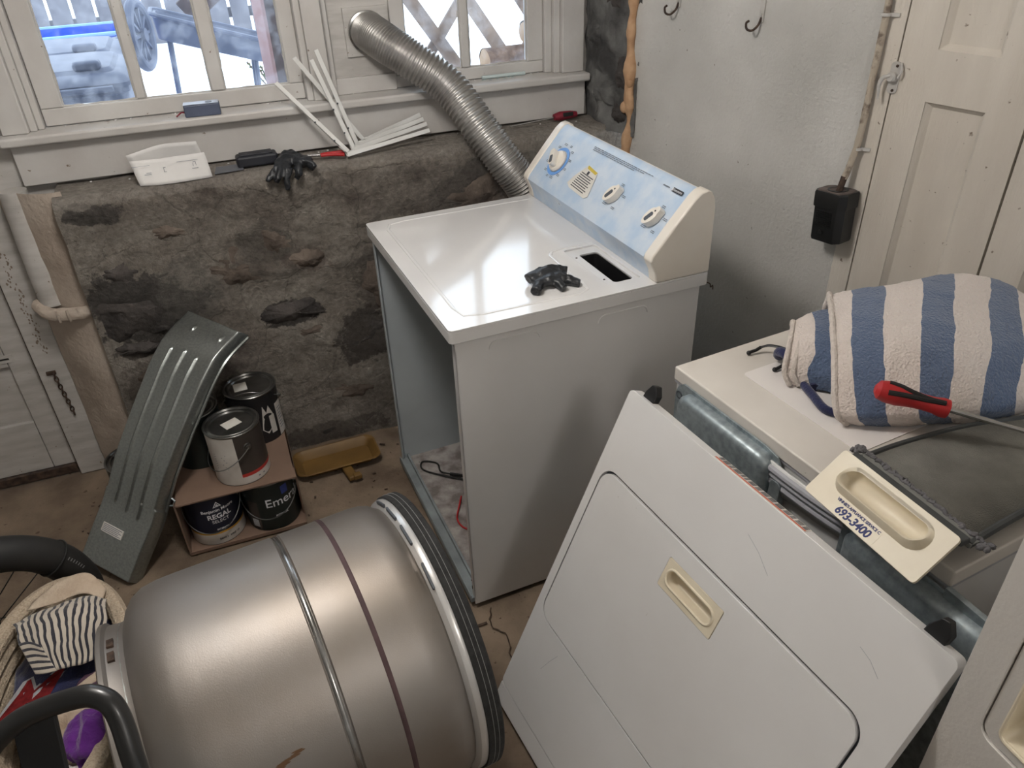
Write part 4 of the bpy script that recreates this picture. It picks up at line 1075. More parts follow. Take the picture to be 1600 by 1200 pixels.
# crumbs of old paint on the sills and ledge
cb = MB()
for k in range(60):
    x = random.uniform(-0.85, 0.8)
    z = 1.1942; y = random.uniform(1.185, 1.198)
    r = random.uniform(0.001, 0.0028)
    if k % 3 == 0: y = random.uniform(1.06, 1.13); z = LZ; x = random.uniform(-0.85, 0.85)
    cb.box(-r, r, -r, r, 0, r, Matrix.Translation((x, y, z)) @ Matrix.Rotation(random.uniform(0, 3), 4, 'Z'))
tag(cb.build('paint_crumbs', PAPER, smooth=None), 'tiny white paint crumbs on the sill', 'debris', kind='stuff')
gs = thing('glass_tube_scrap', 'clear broken glass strip lying on the sill of the lattice window', 'glass scrap')
MB().tube([(0.50, 1.190, 1.2005), (0.66, 1.190, 1.2005)], 0.006, 10).build('strip', mat('milky_glass', (190, 204, 204), 0.15), gs)
for k in range(7):
    x = 0.49 + 0.02 * k
    MB().prism([(0, 0), (0.012, 0.002), (0.005, 0.009)], 0, 0.0015, (), Matrix.Translation((x, 1.168 + .006 * (k % 2), 1.1945)) @ Matrix.Rotation(k * 1.3, 4, 'Z')).build('shard', MATS['milky_glass'], gs)

# ================================================================== RIBBED STEEL DUCT COVER
ca = Vector((0.77, -0.64, 0.0)); cv = Vector((0.463, 0.300, 0.620)); CL = cv.length; cv.normalize(); ca = (ca - cv * ca.dot(cv)).normalized(); cn = ca.cross(cv)
CO = Vector((-1.016, 0.556, 0.03))
dc = thing('duct_cover', 'long ribbed galvanised duct cover leaning in front of the stone wall', 'duct cover', M=frame(CO, ca, cv, cn))
def cover_off(s):
    k = [(0, 0.0), (0.10, 0.004), (0.24, 0.006), (0.33, 0.022), (0.42, 0.036), (0.60, 0.044), (0.78, 0.046), (0.87, 0.036), (0.93, 0.012), (1.0, -0.030)]
    xs_ = [a for a, b in k]; ys_ = [b for a, b in k]
    return float(np.interp(s, xs_, ys_))
cs_ = np.linspace(0, 1, 241); raw = np.array([cover_off(s) for s in cs_]); ker = np.hanning(23); ker /= ker.sum()
sm = np.convolve(np.pad(raw, 11, mode='edge'), ker, mode='valid')
mb = MB(); NT = 91; T = np.linspace(-1, 1, NT)
for i, s in enumerate(cs_):
    hw = 0.108 + 0.010 * s + (0.006 if s < 0.28 else 0.0)
    for t in T:
        a = abs(t); x = t * hw
        z = float(sm[i])
        if a > 0.86:
            q = (a - 0.86) / 0.14; x = math.copysign(hw * (0.86 + 0.09 * min(1, q * 1.6)), t); z -= 0.040 * q ** 1.1
        for (tc, s0, s1) in ((-0.45, 0.24, 0.86), (-0.02, 0.225, 0.87), (0.40, 0.215, 0.86), (-0.30, 0.935, 0.965), (0.62, 0.935, 0.965)):
            if s0 < s < s1:
                f = min(1, (s - s0) / 0.012, (s1 - s) / 0.012)
                z += 0.0065 * f * math.exp(-((t - tc) / 0.035) ** 2)
        mb.v.append((x, s * CL, z))
for i in range(240):
    for j in range(NT - 1):
        a = i * NT + j
        mb.f.append((a, a + 1, a + NT + 1, a + NT))
mb.build('ribbed_sheet', GALV2, dc, smooth=60, solid=0.0016)
fl_ = MB().tube([(0.105 + 0.010 * s, s * CL, float(np.interp(s, cs_, sm)) - 0.041) for s in np.linspace(0.02, 0.99, 40)], 0.005, 6).build('rolled_edge', GALV2, dc)
MB().tube([(0.118, 0.34 * CL, -0.012), (0.130, 0.335 * CL, -0.015), (0.128, 0.315 * CL, -0.02), (0.118, 0.31 * CL, -0.018)], 0.003, 6).build('edge_tab', GALV, dc)
lbz = 0.0085
st_ = MB().box(-0.062, 0.020, 0.125 * CL, 0.158 * CL, lbz - 0.003, lbz + 0.0006).build('rating_label', LABELW, dc, smooth=None)
lp_ = MB()
for k in range(5): lp_.box(-0.058, 0.016 - 0.01 * (k % 2), 0.129 * CL + k * 0.005, 0.129 * CL + k * 0.005 + 0.0018, lbz + 0.0006, lbz + 0.001)
lp_.build('label_print', INKG, st_, smooth=None)

# ================================================================== PAINT CANS, CARTON, DUSTPAN
CANB = mat('can_black', (34, 34, 36), 0.4, c2=(26, 26, 28), vs=9)
CANG = mat('can_dark_green', (34, 44, 42), 0.38, c2=(26, 34, 33), vs=9)
CANN = mat('can_navy', (30, 36, 56), 0.4, c2=(24, 28, 46), vs=9)
CANS = mat('can_silver', (150, 150, 148), 0.28, 0.95, c2=(120, 120, 118), vs=14)
CANW = mat('can_label_white', (214, 210, 204), 0.55, c2=(196, 190, 182), vs=16)
CANGY = mat('can_label_grey', (74, 66, 62), 0.5, c2=(60, 54, 50), vs=12)
CANR = mat('can_label_red', (186, 56, 48), 0.5)
CANY = mat('can_label_yellow', (206, 160, 60), 0.5)
def arc_band(a0, a1, z0, z1, r, n=36):
    mb = MB(); A = np.linspace(math.radians(a0), math.radians(a1), n)
    mb.loft([[(r * math.cos(a), r * math.sin(a), z) for a in A] for z in (z0, z1)], close=False)
    return mb
def can(label, loc, rz, body_m, lid_m, bands, ear=-70, bail=True, lift=False, R=0.083, H=0.190):
    c = thing('paint_can', label, 'paint can', loc, rz, group='paint cans around the carton')
    MB().lathe([(0.0, 0.002), (R - 0.003, 0.002), (R - 0.001, 0.0), (R, 0.003), (R, H - 0.010), (R - 0.002, H - 0.008)], 56).build('can_body', body_m, c)
    MB().lathe([(R - 0.002, H - 0.009), (R + 0.002, H - 0.006), (R + 0.003, H - 0.002), (R + 0.001, H), (R - 0.004, H), (R - 0.007, H - 0.005), (R - 0.010, H - 0.004), (R - 0.013, H - 0.002), (R - 0.017, H - 0.003), (R - 0.020, H - 0.008), (0.0, H - 0.008)], 56).build('lid', lid_m, c)
    for (a0, a1, z0, z1, m) in bands:
        arc_band(a0, a1, z0, z1, R + 0.0006).build('label_band', m, c)
    for s in (0, 180):
        A = math.radians(ear + s)
        F = frame((R * math.cos(A), R * math.sin(A), H * 0.72), (-math.sin(A), math.cos(A), 0), (0, 0, 1), (math.cos(A), math.sin(A), 0))
        MB().lathe([(0.013, 0), (0.012, 0.003), (0.007, 0.004), (0.006, 0.008), (0.0, 0.008)], 20, F).build('ear', CANS, c)
    if bail:
        pts = []
        for i in range(25):
            a = math.radians(ear - 180 * i / 24); t = i / 24
            dip = math.sin(math.pi * t)
            rr = R + 0.008 + 0.004 * dip
            z = H * 0.72 - 0.078 * dip
            if lift: z = H * 0.72 + 0.062 * dip; rr = R + 0.010 - (0.03 * dip)
            pts.append((rr * math.cos(a), rr * math.sin(a), z))
        MB().tube(pts, 0.0018, 6).build('bail_handle', WIREM, c)
    return c
BZ = 0.203
box = thing('cardboard_carton', 'open-fronted brown cardboard carton under the stacked paint cans', 'carton', (0, 0, 0))
bx = MB().box(-0.770, -0.404, 0.548, 0.945, 0.198, BZ).build('top_panel', CARD, box)
MB().box(-0.770, -0.404, 0.548, 0.945, 0.0, 0.005).build('bottom_panel', CARD, box)
MB().box(-0.772, -0.767, 0.548, 0.945, 0.0, BZ).build('side_panel', CARD, box)
MB().box(-0.408, -0.403, 0.600, 0.945, 0.0, BZ).build('side_panel', CARD, box)
MB().box(-0.770, -0.404, 0.942, 0.946, 0.0, BZ).build('back_panel', CARD, box)
MB().box(-0.770, -0.404, 0.545, 0.549, 0.0, 0.012).build('front_lip', CARD, box)

c1 = can('white and charcoal paint can with red stripe, on top of the carton', (-0.556, 0.652, BZ), 0, CANS, CANS,
         [(-180, -92, 0.030, 0.182, CANW), (-92, 0, 0.042, 0.182, CANGY), (-92, 0, 0.030, 0.042, CANR), (-180, 0, 0.004, 0.030, CANW)], ear=-66)
MB().box(-0.026, 0.026, -0.020, 0.020, 0.182, 0.1828, Matrix.Rotation(math.radians(28), 4, 'Z')).build('lid_sticker', LABELW, c1, smooth=None)
tp_ = MB()
for k in range(7): tp_.add(*(lambda w: (w.v, w.f))(wrap(MB().box(-0.022, 0.018 - 0.006 * (k % 3), 0, 0.002, 0, 0.0004), 0.083, math.radians(-128), 0.065 + k * 0.009)))
tp_.add(*(lambda w: (w.v, w.f))(wrap(MB().box(-0.012, 0.012, 0, 0.004, 0, 0.0004), 0.083, math.radians(-50), 0.014)))
tp_.build('label_print', INKG, c1, smooth=None)['kind'] = 'stuff'
c2_ = can('black paint can with raised wire handle, at the back of the carton top', (-0.484, 0.848, BZ), 0, CANB, CANS,
          [(-180, -52, 0.004, 0.182, CANB), (-62, -48, 0.03, 0.10, CANW), (-48, -42, 0.004, 0.182, CANB), (-40, -10, 0.004, 0.130, CANW)], ear=-10, lift=True)
MB().box(-0.030, 0.012, -0.024, 0.026, 0.182, 0.1828, Matrix.Translation((-0.02, 0.01, 0)) @ Matrix.Rotation(math.radians(4), 4, 'Z')).build('lid_sticker', LABELW, c2_, smooth=None)
spl = MB().prism([(-0.024, 0.0), (-0.006, -0.02), (0.012, 0.0), (0.022, 0.05), (0.01, 0.085), (0.0, 0.06), (-0.01, 0.09), (-0.016, 0.05)], 0, 0.0006); wrap(spl, 0.083, math.radians(-66), 0.055)
spl.build('paint_drip', CANW, c2_, smooth=None)
tp_ = MB(); 
for k in range(8): tp_.add(*(lambda w: (w.v, w.f))(wrap(MB().box(-0.012, 0.012 - 0.004 * (k % 3), 0, 0.0025, 0, 0.0004), 0.0836, math.radians(-28), 0.03 + k * 0.011)))
tp_.build('label_print', INKG, c2_, smooth=None)
can('dark green paint can half hidden by the duct cover', (-0.674, 0.792, BZ), 0, CANG, CANS, [(-180, 0, 0.004, 0.182, CANG)], ear=-20, bail=False)
can('dark paint can on the floor beside the cream pier', (-0.905, 0.892, 0.0), 0, CANG, CANS, [(-180, 0, 0.004, 0.182, CANG)], ear=-20, bail=False)

c3 = can('navy paint can with yellow stripe inside the carton', (-0.676, 0.640, 0.0055), 0, CANN, CANB, [(-180, 0, 0.050, 0.182, CANN), (-180, 0, 0.043, 0.050, CANY), (-180, 0, 0.003, 0.043, CANW)], ear=-6)
def can_text(c, items, R=0.083, m=WHITEI):
    for (txt, size, ang, z, bold) in items:
        t = text_mesh(txt, size, ext=0.0002, bold=bold); wrap(t, R + 0.0008, math.radians(ang), z)
        t.build('lettering', m, c, smooth=None)
can_text(c3, [('Benjamin Moore', 0.0155, -76, 0.138, 0.0003), ('REGAL', 0.025, -76, 0.114, 0.0006), ('SELECT', 0.0165, -76, 0.094, 0.0), ('INTERIOR', 0.0085, -76, 0.062, 0.0002)])
can_text(c3, [('BAW 1', 0.009, -80, 0.022, 0.0002), ('N547 1X', 0.009, -54, 0.022, 0.0002)], m=INK)
tri = MB().prism([(-0.013, 0), (0.013, 0), (0, 0.021)], 0, 0.0004, [[(-0.0085, 0.003), (0.0085, 0.003), (0, 0.0165)]]); wrap(tri, 0.0838, math.radians(-76), 0.150); tri.build('emblem', WHITEI, c3, smooth=None)
tri = MB().prism([(-0.005, 0), (0.005, 0), (0, 0.008)], 0, 0.0004); wrap(tri, 0.0838, math.radians(-76), 0.154); tri.build('emblem', WHITEI, c3, smooth=None)
c4 = can('dark green paint can with large lettering at the carton opening', (-0.497, 0.636, 0.0055), 0, CANG, CANS, [(-180, -20, 0.004, 0.182, CANG), (-150, -122, 0.010, 0.120, CANGY)], ear=-10)
can_text(c4, [('Emerald', 0.046, -52, 0.112, 0.0002), ('INTERIOR', 0.0095, -72, 0.060, 0.0002)])
em = MB().prism(rrect(-0.012, 0.012, -0.016, 0.016, 0.002, 3), 0, 0.0004); wrap(em, 0.0838, math.radians(-56), 0.150); em.build('emblem', mat('emblem_blue', (60, 76, 150), 0.5), c4, smooth=None)
bcd = MB()
for k in range(9): bcd.add(*(lambda w: (w.v, w.f))(wrap(MB().box(-0.012, 0.012, 0, 0.002, 0, 0.0004), 0.0838, math.radians(-136), 0.016 + k * 0.0035)))
bcd.build('label_print', WHITEI, c4, smooth=None)

# ochre dustpan
dpn = thing('dustpan', 'ochre plastic dustpan lying on the floor by the stone wall', 'dustpan', (-0.245, 0.842, 0.002), math.radians(2))
o1 = rrect(-0.150, 0.140, -0.075, 0.070, 0.030, 6); o2 = rrect(-0.142, 0.132, -0.067, 0.062, 0.026, 6); o3 = rrect(-0.128, 0.118, -0.052, 0.050, 0.02, 6)
def lift_(lp, z, back=0.0): return [(x, y, z + back * max(0, -y) * 0.12) for x, y in lp]
pm = MB().loft([lift_(o3, 0.0), lift_(o2, 0.022), lift_(o1, 0.030), lift_(rrect(-0.156, 0.146, -0.081, 0.076, 0.034, 6), 0.029), lift_(o1, 0.026)], cap0=True)
pm.build('pan', OCHRE, dpn, smooth=50, solid=0.002)
MB().box(-0.012, 0.022, -0.145, -0.066, 0.004, 0.022, Matrix.Rotation(math.radians(8), 4, 'Z')).build('handle', OCHRE, dpn, bevel=0.005, seg=2)
MB().box(0.006, 0.034, -0.152, -0.128, 0.006, 0.026, Matrix.Rotation(math.radians(8), 4, 'Z')).build('handle_end', OCHRE, dpn, bevel=0.004)

# ================================================================== BICYCLE WHEEL
wd = Vector((0.93, 0.37, 0)).normalized(); wnm = Vector((wd.y, -wd.x, 0))
wh = thing('bicycle_wheel', 'small bicycle wheel with fat black tyre beside the basket', 'wheel', M=frame((-1.180, 0.165, 0.262), wd, ZAX, wnm))
TR = 0.218
MB().tube([(TR * math.cos(a), TR * math.sin(a), 0) for a in np.linspace(0, 2 * math.pi, 97)[:-1]], 0.043, 20, closed=True).build('tyre', BLACKR, wh)
MB().tube([(0.182 * math.cos(a), 0.182 * math.sin(a), 0) for a in np.linspace(0, 2 * math.pi, 97)[:-1]], 0.012, 10, closed=True).build('rim', BLACKT, wh)
MB().lathe([(0.0, -0.045), (0.010, -0.045), (0.010, -0.03), (0.022, -0.028), (0.022, -0.022), (0.014, -0.02), (0.014, 0.02), (0.022, 0.022), (0.022, 0.028), (0.010, 0.03), (0.010, 0.045), (0, 0.045)], 20).build('hub', BLACKP, wh)
for k in range(20):
    a = 2 * math.pi * k / 20; b = a + (0.9 if k % 2 else -0.9); z = 0.025 * (1 if k % 4 < 2 else -1)
    MB().tube([(0.020 * math.cos(b), 0.020 * math.sin(b), z), (0.178 * math.cos(a), 0.178 * math.sin(a), 0)], 0.0016, 5).build('spoke', BLACKT, wh)
for (a, m) in ((34, BLACKT),):
    A = math.radians(a)
    ring = [(TR * math.cos(A) + 0.046 * math.cos(q) * math.cos(A), TR * math.sin(A) + 0.046 * math.cos(q) * math.sin(A), 0.046 * math.sin(q)) for q in np.linspace(0, 2 * math.pi, 25)[:-1]]
    MB().tube(ring, 0.0025, 6, closed=True).build('tyre_band', m, wh)
sw = MB()
for k in range(7):
    A = math.radians(31 - k * 1.9); q_ = 0.95
    rr_ = TR + 0.0436 * math.cos(q_)
    F = frame((rr_ * math.cos(A), rr_ * math.sin(A), 0.0436 * math.sin(q_)), (-math.sin(A), math.cos(A), 0), (-math.cos(A) * math.sin(q_), -math.sin(A) * math.sin(q_), math.cos(q_)), (math.cos(A) * math.cos(q_), math.sin(A) * math.cos(q_), math.sin(q_)))
    sw.add([F @ Vector(p) for p in ((-0.0018, -0.004, 0.0005), (0.0002, -0.004, 0.0005), (0.0018, 0.004, 0.0005), (-0.0002, 0.004, 0.0005))], [(0, 1, 2, 3)])
sw.build('sidewall_marks', THREAD, wh, smooth=None)['kind'] = 'stuff'

# ================================================================== LAUNDRY BASKET AND CLOTHES
BC = Vector((-0.985, -0.160, 0)); bk = thing('laundry_basket', 'cream cotton rope basket full of laundry', 'basket', tuple(BC))
def ell(rx, ry, z, n=64): return [(rx * math.cos(a), ry * math.sin(a), z) for a in np.linspace(0, 2 * math.pi, n + 1)[:-1]]
for k in range(11):
    z = 0.018 + 0.031 * k; f = 0.84 + 0.16 * (k / 10) ** 0.8
    MB().tube(ell(0.148 * f, 0.305 * f, z), 0.0175, 8, closed=True).build('rope_coil', ROPE, bk)
MB().loft([ell(0.122, 0.255, 0.010)], cap1=True).build('base', ROPE, bk)
MB().tube(ell(0.150, 0.307, 0.360), 0.020, 10, closed=True).build('rolled_rim', ROPE, bk)
# clothes: grids through the heights seen in the basket
bl = MB(); bl.ball((-0.975, -0.17, 0.19), (0.105, 0.24, 0.11), nu=32, nv=20); bl.noise(0.012, 9)
tag(bl.build('folded_linen', CREAMC, smooth=80), 'cream linen heaped at the bottom of the rope basket', 'linen')
J = [[(-1.085, -0.02, 0.30), (-1.078, -0.10, 0.318), (-1.062, -0.19, 0.318), (-1.045, -0.26, 0.29)],
     [(-1.025, 0.02, 0.33), (-1.020, -0.08, 0.338), (-1.012, -0.17, 0.335), (-1.000, -0.25, 0.312)],
     [(-0.945, 0.03, 0.335), (-0.945, -0.09, 0.345), (-0.945, -0.17, 0.334), (-0.945, -0.215, 0.310)],
     [(-0.870, 0.02, 0.325), (-0.868, -0.08, 0.335), (-0.880, -0.14, 0.322), (-0.895, -0.175, 0.300)]]
jm, ju = surf(J, 44, 44); jm.noise(0.004, 22)
jer = tag(jm.build('jersey', NAVYC, solid=0.004, smooth=80), 'navy sports jersey with red script letter in the basket', 'jersey')
def project_on(mb_pts, M, ctrl):
    pass
FJ = frame((-1.048, -0.150, 0.3445), Vector((0.93, -0.12, 0.05)).normalized(), Vector((0.14, 0.95, 0.22)).normalized(), (0, 0, 1))
def letter(off, z, m, nm):
    t = text_mesh('M', 0.130, shear=0.35, offset=off, ext=0.0010, bold=0.004)
    t.xf(FJ)
    jv = np.array(jm.v); out = []
    for p in t.v:
        d2 = (jv[:, 0] - p[0]) ** 2 + (jv[:, 1] - p[1]) ** 2; idx = np.argsort(d2)[:5]; w = 1 / (d2[idx] + 1e-5)
        out.append((p[0], p[1], float((jv[idx, 2] * w).sum() / w.sum()) + z))
    t.v = out; t.build(nm, m, jer, smooth=None)
letter(0.006, 0.0035, WHITEI, 'letter_outline')
letter(0.0, 0.0050, mat('red_twill', (176, 48, 52), 0.8, c2=(140, 36, 40), vs=90), 'letter')
# striped pouch
stm = bpy.data.materials.new('black_striped_cotton'); stm.use_nodes = True
def stripe_nodes(m, freq, duty, ca_, cb_, bump=0.35, bsc=240, phase=0.0, axis='X', rough=0.9):
    nt = m.node_tree; N = nt.nodes; L = nt.links; b = N['Principled BSDF']; b.inputs['Roughness'].default_value = rough
    b.inputs['Sheen Weight'].default_value = 0.35
    uvn = N.new('ShaderNodeUVMap'); sp = N.new('ShaderNodeSeparateXYZ'); L.new(uvn.outputs['UV'], sp.inputs['Vector'])
    nz = N.new('ShaderNodeTexNoise'); nz.inputs['Scale'].default_value = 7; L.new(uvn.outputs['UV'], nz.inputs['Vector'])
    a0 = N.new('ShaderNodeMath'); a0.operation = 'MULTIPLY_ADD'; a0.inputs[1].default_value = 0.012; L.new(nz.outputs['Fac'], a0.inputs[0]); L.new(sp.outputs[axis], a0.inputs[2])
    a1 = N.new('ShaderNodeMath'); a1.operation = 'MULTIPLY_ADD'; a1.inputs[1].default_value = freq; a1.inputs[2].default_value = phase; L.new(a0.outputs[0], a1.inputs[0])
    a2 = N.new('ShaderNodeMath'); a2.operation = 'FRACT'; L.new(a1.outputs[0], a2.inputs[0])
    a3 = N.new('ShaderNodeMath'); a3.operation = 'LESS_THAN'; a3.inputs[1].default_value = duty; L.new(a2.outputs[0], a3.inputs[0])
    mx = N.new('ShaderNodeMix'); mx.data_type = 'RGBA'; mx.inputs['A'].default_value = lin(ca_); mx.inputs['B'].default_value = lin(cb_)
    L.new(a3.outputs[0], mx.inputs['Factor']); L.new(mx.outputs['Result'], b.inputs['Base Color'])
    tc = N.new('ShaderNodeTexCoord'); n3 = N.new('ShaderNodeTexNoise'); n3.inputs['Scale'].default_value = bsc; n3.inputs['Detail'].default_value = 5; L.new(tc.outputs['Object'], n3.inputs['Vector'])
    bp = N.new('ShaderNodeBump'); bp.inputs['Strength'].default_value = bump; bp.inputs['Distance'].default_value = 0.006; L.new(n3.outputs['Fac'], bp.inputs['Height']); L.new(bp.outputs['Normal'], b.inputs['Normal'])
stripe_nodes(stm, 13.0, 0.42, (200, 190, 176), (44, 44, 54), 0.25, 200)
Bg = [[(-1.070, 0.035, 0.385), (-1.055, -0.005, 0.400), (-1.040, -0.055, 0.398), (-1.015, -0.118, 0.375)],
      [(-1.000, 0.045, 0.392), (-0.995, -0.005, 0.416), (-0.985, -0.065, 0.412), (-0.970, -0.140, 0.382)],
      [(-0.930, 0.050, 0.398), (-0.925, -0.005, 0.420), (-0.925, -0.070, 0.412), (-0.925, -0.138, 0.378)],
      [(-0.878, 0.030, 0.385), (-0.872, -0.015, 0.396), (-0.872, -0.070, 0.390), (-0.878, -0.125, 0.370)]]
bgm, bgu = surf(Bg, 48, 40); bgm.noise(0.004, 26)
bag = tag(bgm.build('striped_pouch', stm, solid=0.003, smooth=80, uv=bgu), 'black and cream striped cotton pouch on top of the laundry', 'pouch')
Li = [[(-1.045, 0.055, 0.395), (-1.03, 0.080, 0.395)], [(-0.985, 0.048, 0.400), (-0.975, 0.105, 0.412)], [(-0.925, 0.052, 0.404), (-0.915, 0.105, 0.415)], [(-0.885, 0.030, 0.388), (-0.878, 0.06, 0.392)]]
lm_, lu_ = surf(Li, 26, 12); lm_.build('pouch_lining', CREAMC, bag, solid=0.003, smooth=80)
sb2 = bpy.data.materials.new('black_striped_cotton_hem'); sb2.use_nodes = True; stripe_nodes(sb2, 5.0, 0.42, (200, 190, 176), (44, 44, 54), 0.25, 200, axis='Y')
Fd = [[(-1.045, -0.050, 0.402), (-1.010, -0.128, 0.378)], [(-1.022, -0.058, 0.408), (-0.990, -0.140, 0.384)], [(-0.995, -0.085, 0.414), (-0.965, -0.146, 0.388)]]
fm_, fu_ = surf(Fd, 14, 18); fm_.build('pouch_hem', sb2, bag, solid=0.003, smooth=80, uv=fu_)
# crumpled clothes near the drum
def crumple(name, label, cat, c, r, m, seed, amp=0.022):
    b = MB().ball(c, r, nu=48, nv=28); P = np.array(b.v)
    f = np.abs(fbm(P * 26 + seed, 3)); g_ = fbm(P * 10 + seed, 2)
    cen = np.array(c); dd = (P - cen); dd /= np.linalg.norm(dd, axis=1)[:, None] + 1e-6
    b.v = [tuple(p) for p in P + dd * (amp * (g_ * 0.7 + 0.5 - f * 0.9))[:, None]]
    return tag(b.build(name, m, smooth=80), label, cat)
crumple('cream_shirt', 'crumpled cream shirt among the laundry beside the drum', 'shirt', (-0.945, -0.275, 0.315), (0.060, 0.070, 0.045), CREAMC, 3, 0.03)
crumple('white_vest', 'crumpled off-white vest tucked under the purple cloth', 'vest', (-0.945, -0.375, 0.295), (0.075, 0.055, 0.045), mat('off_white_fabric', (214, 206, 204), 0.9, bump=0.4, bs=120), 8)
crumple('purple_cloth', 'bright purple crumpled cloth at the basket front', 'cloth', (-0.898, -0.318, 0.345), (0.036, 0.058, 0.036), PURPLE, 5, 0.026)
crumple('mauve_sock', 'dull mauve garment between jersey and strap', 'garment', (-0.905, -0.165, 0.328), (0.042, 0.03, 0.022), MAUVE, 9, 0.01)
stp = MB().tube(smooth_path([(-0.990, -0.245, 0.345), (-0.955, -0.205, 0.352), (-0.915, -0.172, 0.354), (-0.872, -0.140, 0.350)], 20), 0.012, 8, flat=0.3)
tag(stp.build('cotton_strap', CREAMC, smooth=80), 'cream cotton strap lying across the navy jersey', 'strap')

# ================================================================== BLACK TUBULAR FRAME IN FRONT
tf = thing('folding_step_frame', 'black tubular handle frame standing in front of the basket', 'frame')
hp_ = [(-0.900, -0.80, 0.60), (-0.862, -0.765, 0.78), (-0.835, -0.742, 0.870), (-0.812, -0.733, 0.902), (-0.776, -0.730, 0.926), (-0.740, -0.734, 0.939), (-0.701, -0.742, 0.948), (-0.683, -0.749, 0.948), (-0.668, -0.760, 0.940), (-0.661, -0.776, 0.920), (-0.657, -0.806, 0.878), (-0.650, -0.850, 0.78), (-0.640, -0.895, 0.60)]
MB().tube(smooth_path(hp_, 80), 0.0135, 14).build('loop_handle', BLACKT, tf)
MB().tube([(-0.900, -0.80, 0.605), (-0.93, -0.83, 0.3), (-0.955, -0.86, 0.0)], 0.0135, 12).build('leg', BLACKT, tf)
MB().tube([(-0.640, -0.895, 0.605), (-0.632, -0.97, 0.3), (-0.625, -1.04, 0.0)], 0.0135, 12).build('leg', BLACKT, tf)
MB().tube([(-0.93, -0.83, 0.3), (-0.632, -0.97, 0.3)], 0.010, 10).build('crossbar', BLACKT, tf)
pa = Vector((-0.788, -0.722, 0.912)); pb_ = Vector((-0.736, -0.730, 0.930)); pd = Vector((-0.06, -0.42, -0.90)).normalized()
pm_ = MB(); nn_ = (pb_ - pa).cross(pd).normalized() * 0.004
q = [pa, pb_, pb_ + pd * 0.24, pa + pd * 0.24]
pm_.add([p - nn_ for p in q] + [p + nn_ for p in q], [(0, 1, 2, 3), (7, 6, 5, 4), (0, 4, 5, 1), (1, 5, 6, 2), (2, 6, 7, 3), (3, 7, 4, 0)])
pm_.build('centre_plate', BLACKP, tf, bevel=0.002)

# ================================================================== STRIPED TOWEL ON THE WASHER
tw = bpy.data.materials.new('blue_striped_terry'); tw.use_nodes = True
stripe_nodes(tw, 4.05, 0.47, (226, 214, 206), (90, 107, 136), 1.0, 190, phase=0.66)
towel = thing('striped_towel', 'thick white and blue striped towel folded on the washer', 'towel', (0.014, 0.018, -0.015))
def lerp3(a, b, t): return tuple(np.array(a) * (1 - t) + np.array(b) * t)
rows = {
 'bottom': [(0.606, -0.583, 0.866), (0.687, -0.625, 0.866), (0.779, -0.658, 0.866), (0.867, -0.680, 0.866), (0.999, -0.696, 0.866), (1.06, -0.70, 0.866)],
 'low': [(0.582, -0.571, 0.900), (0.658, -0.626, 0.905), (0.744, -0.660, 0.910), (0.846, -0.681, 0.910), (0.980, -0.692, 0.910), (1.06, -0.695, 0.905)],
 'mid': [(0.623, -0.500, 0.965), (0.703, -0.549, 0.980), (0.803, -0.587, 0.990), (0.928, -0.607, 0.985), (1.045, -0.627, 0.965), (1.10, -0.64, 0.94)],
 'up': [(0.690, -0.409, 0.990), (0.779, -0.460, 1.010), (0.895, -0.489, 1.020), (1.030, -0.502, 1.010), (1.115, -0.557, 0.985), (1.15, -0.58, 0.95)],
 'ridge': [(0.775, -0.300, 0.985), (0.880, -0.350, 1.006), (1.010, -0.379, 1.020), (1.110, -0.434, 1.008), (1.150, -0.500, 0.98), (1.17, -0.53, 0.95)],
 'back': [(0.790, -0.272, 0.940), (0.900, -0.310, 0.950), (1.030, -0.330, 0.955), (1.135, -0.385, 0.945), (1.165, -0.46, 0.93), (1.18, -0.5, 0.91)],
 'foot': [(0.790, -0.280, 0.880), (0.900, -0.315, 0.875), (1.02, -0.335, 0.872), (1.110, -0.385, 0.872), (1.14, -0.46, 0.872), (1.15, -0.5, 0.872)],
}
order = ['bottom', 'low', 'mid', 'up', 'ridge', 'back', 'foot']
ctrl = [[rows[r][i] for r in order] for i in range(6)]
tm_, tu_ = surf(ctrl, 96, 90); tm_.noise(0.0035, 14).noise(0.0016, 60)
tm_.build('outer_fold', tw, towel, smooth=85, solid=0.010, uv=tu_, off=-1)
# rolled hem at the fold's free edge and underside return
hm = MB().tube([Vector(cr([rows[r][0] for r in order[:5]], t)) + Vector((0.003, 0.001, 0)) for t in np.linspace(0, 1, 40)], 0.0065, 8); hm.noise(0.001, 60)
HEM = mat('towel_hem', (222, 212, 203), 0.9, c2=(206, 195, 186), vs=80, bump=0.6, bs=260)
hm.build('hem', HEM, towel)
inner = [[(0.596, -0.425, 0.866), (0.588, -0.412, 0.895), (0.606, -0.392, 0.925), (0.650, -0.345, 0.944), (0.690, -0.300, 0.935), (0.700, -0.285, 0.900), (0.700, -0.285, 0.866)],
         [(0.632, -0.455, 0.866), (0.626, -0.442, 0.900), (0.645, -0.428, 0.935), (0.690, -0.370, 0.957), (0.735, -0.305, 0.952), (0.748, -0.282, 0.905), (0.748, -0.285, 0.866)],
         [(0.672, -0.505, 0.868), (0.668, -0.490, 0.905), (0.690, -0.460, 0.945), (0.735, -0.395, 0.962), (0.790, -0.318, 0.957), (0.800, -0.295, 0.910), (0.800, -0.300, 0.866)],
         [(0.720, -0.520, 0.868), (0.720, -0.510, 0.905), (0.745, -0.470, 0.945), (0.79, -0.41, 0.962), (0.84, -0.34, 0.957), (0.85, -0.315, 0.91), (0.85, -0.32, 0.866)]]
tw2 = bpy.data.materials.new('blue_striped_terry_inner'); tw2.use_nodes = True
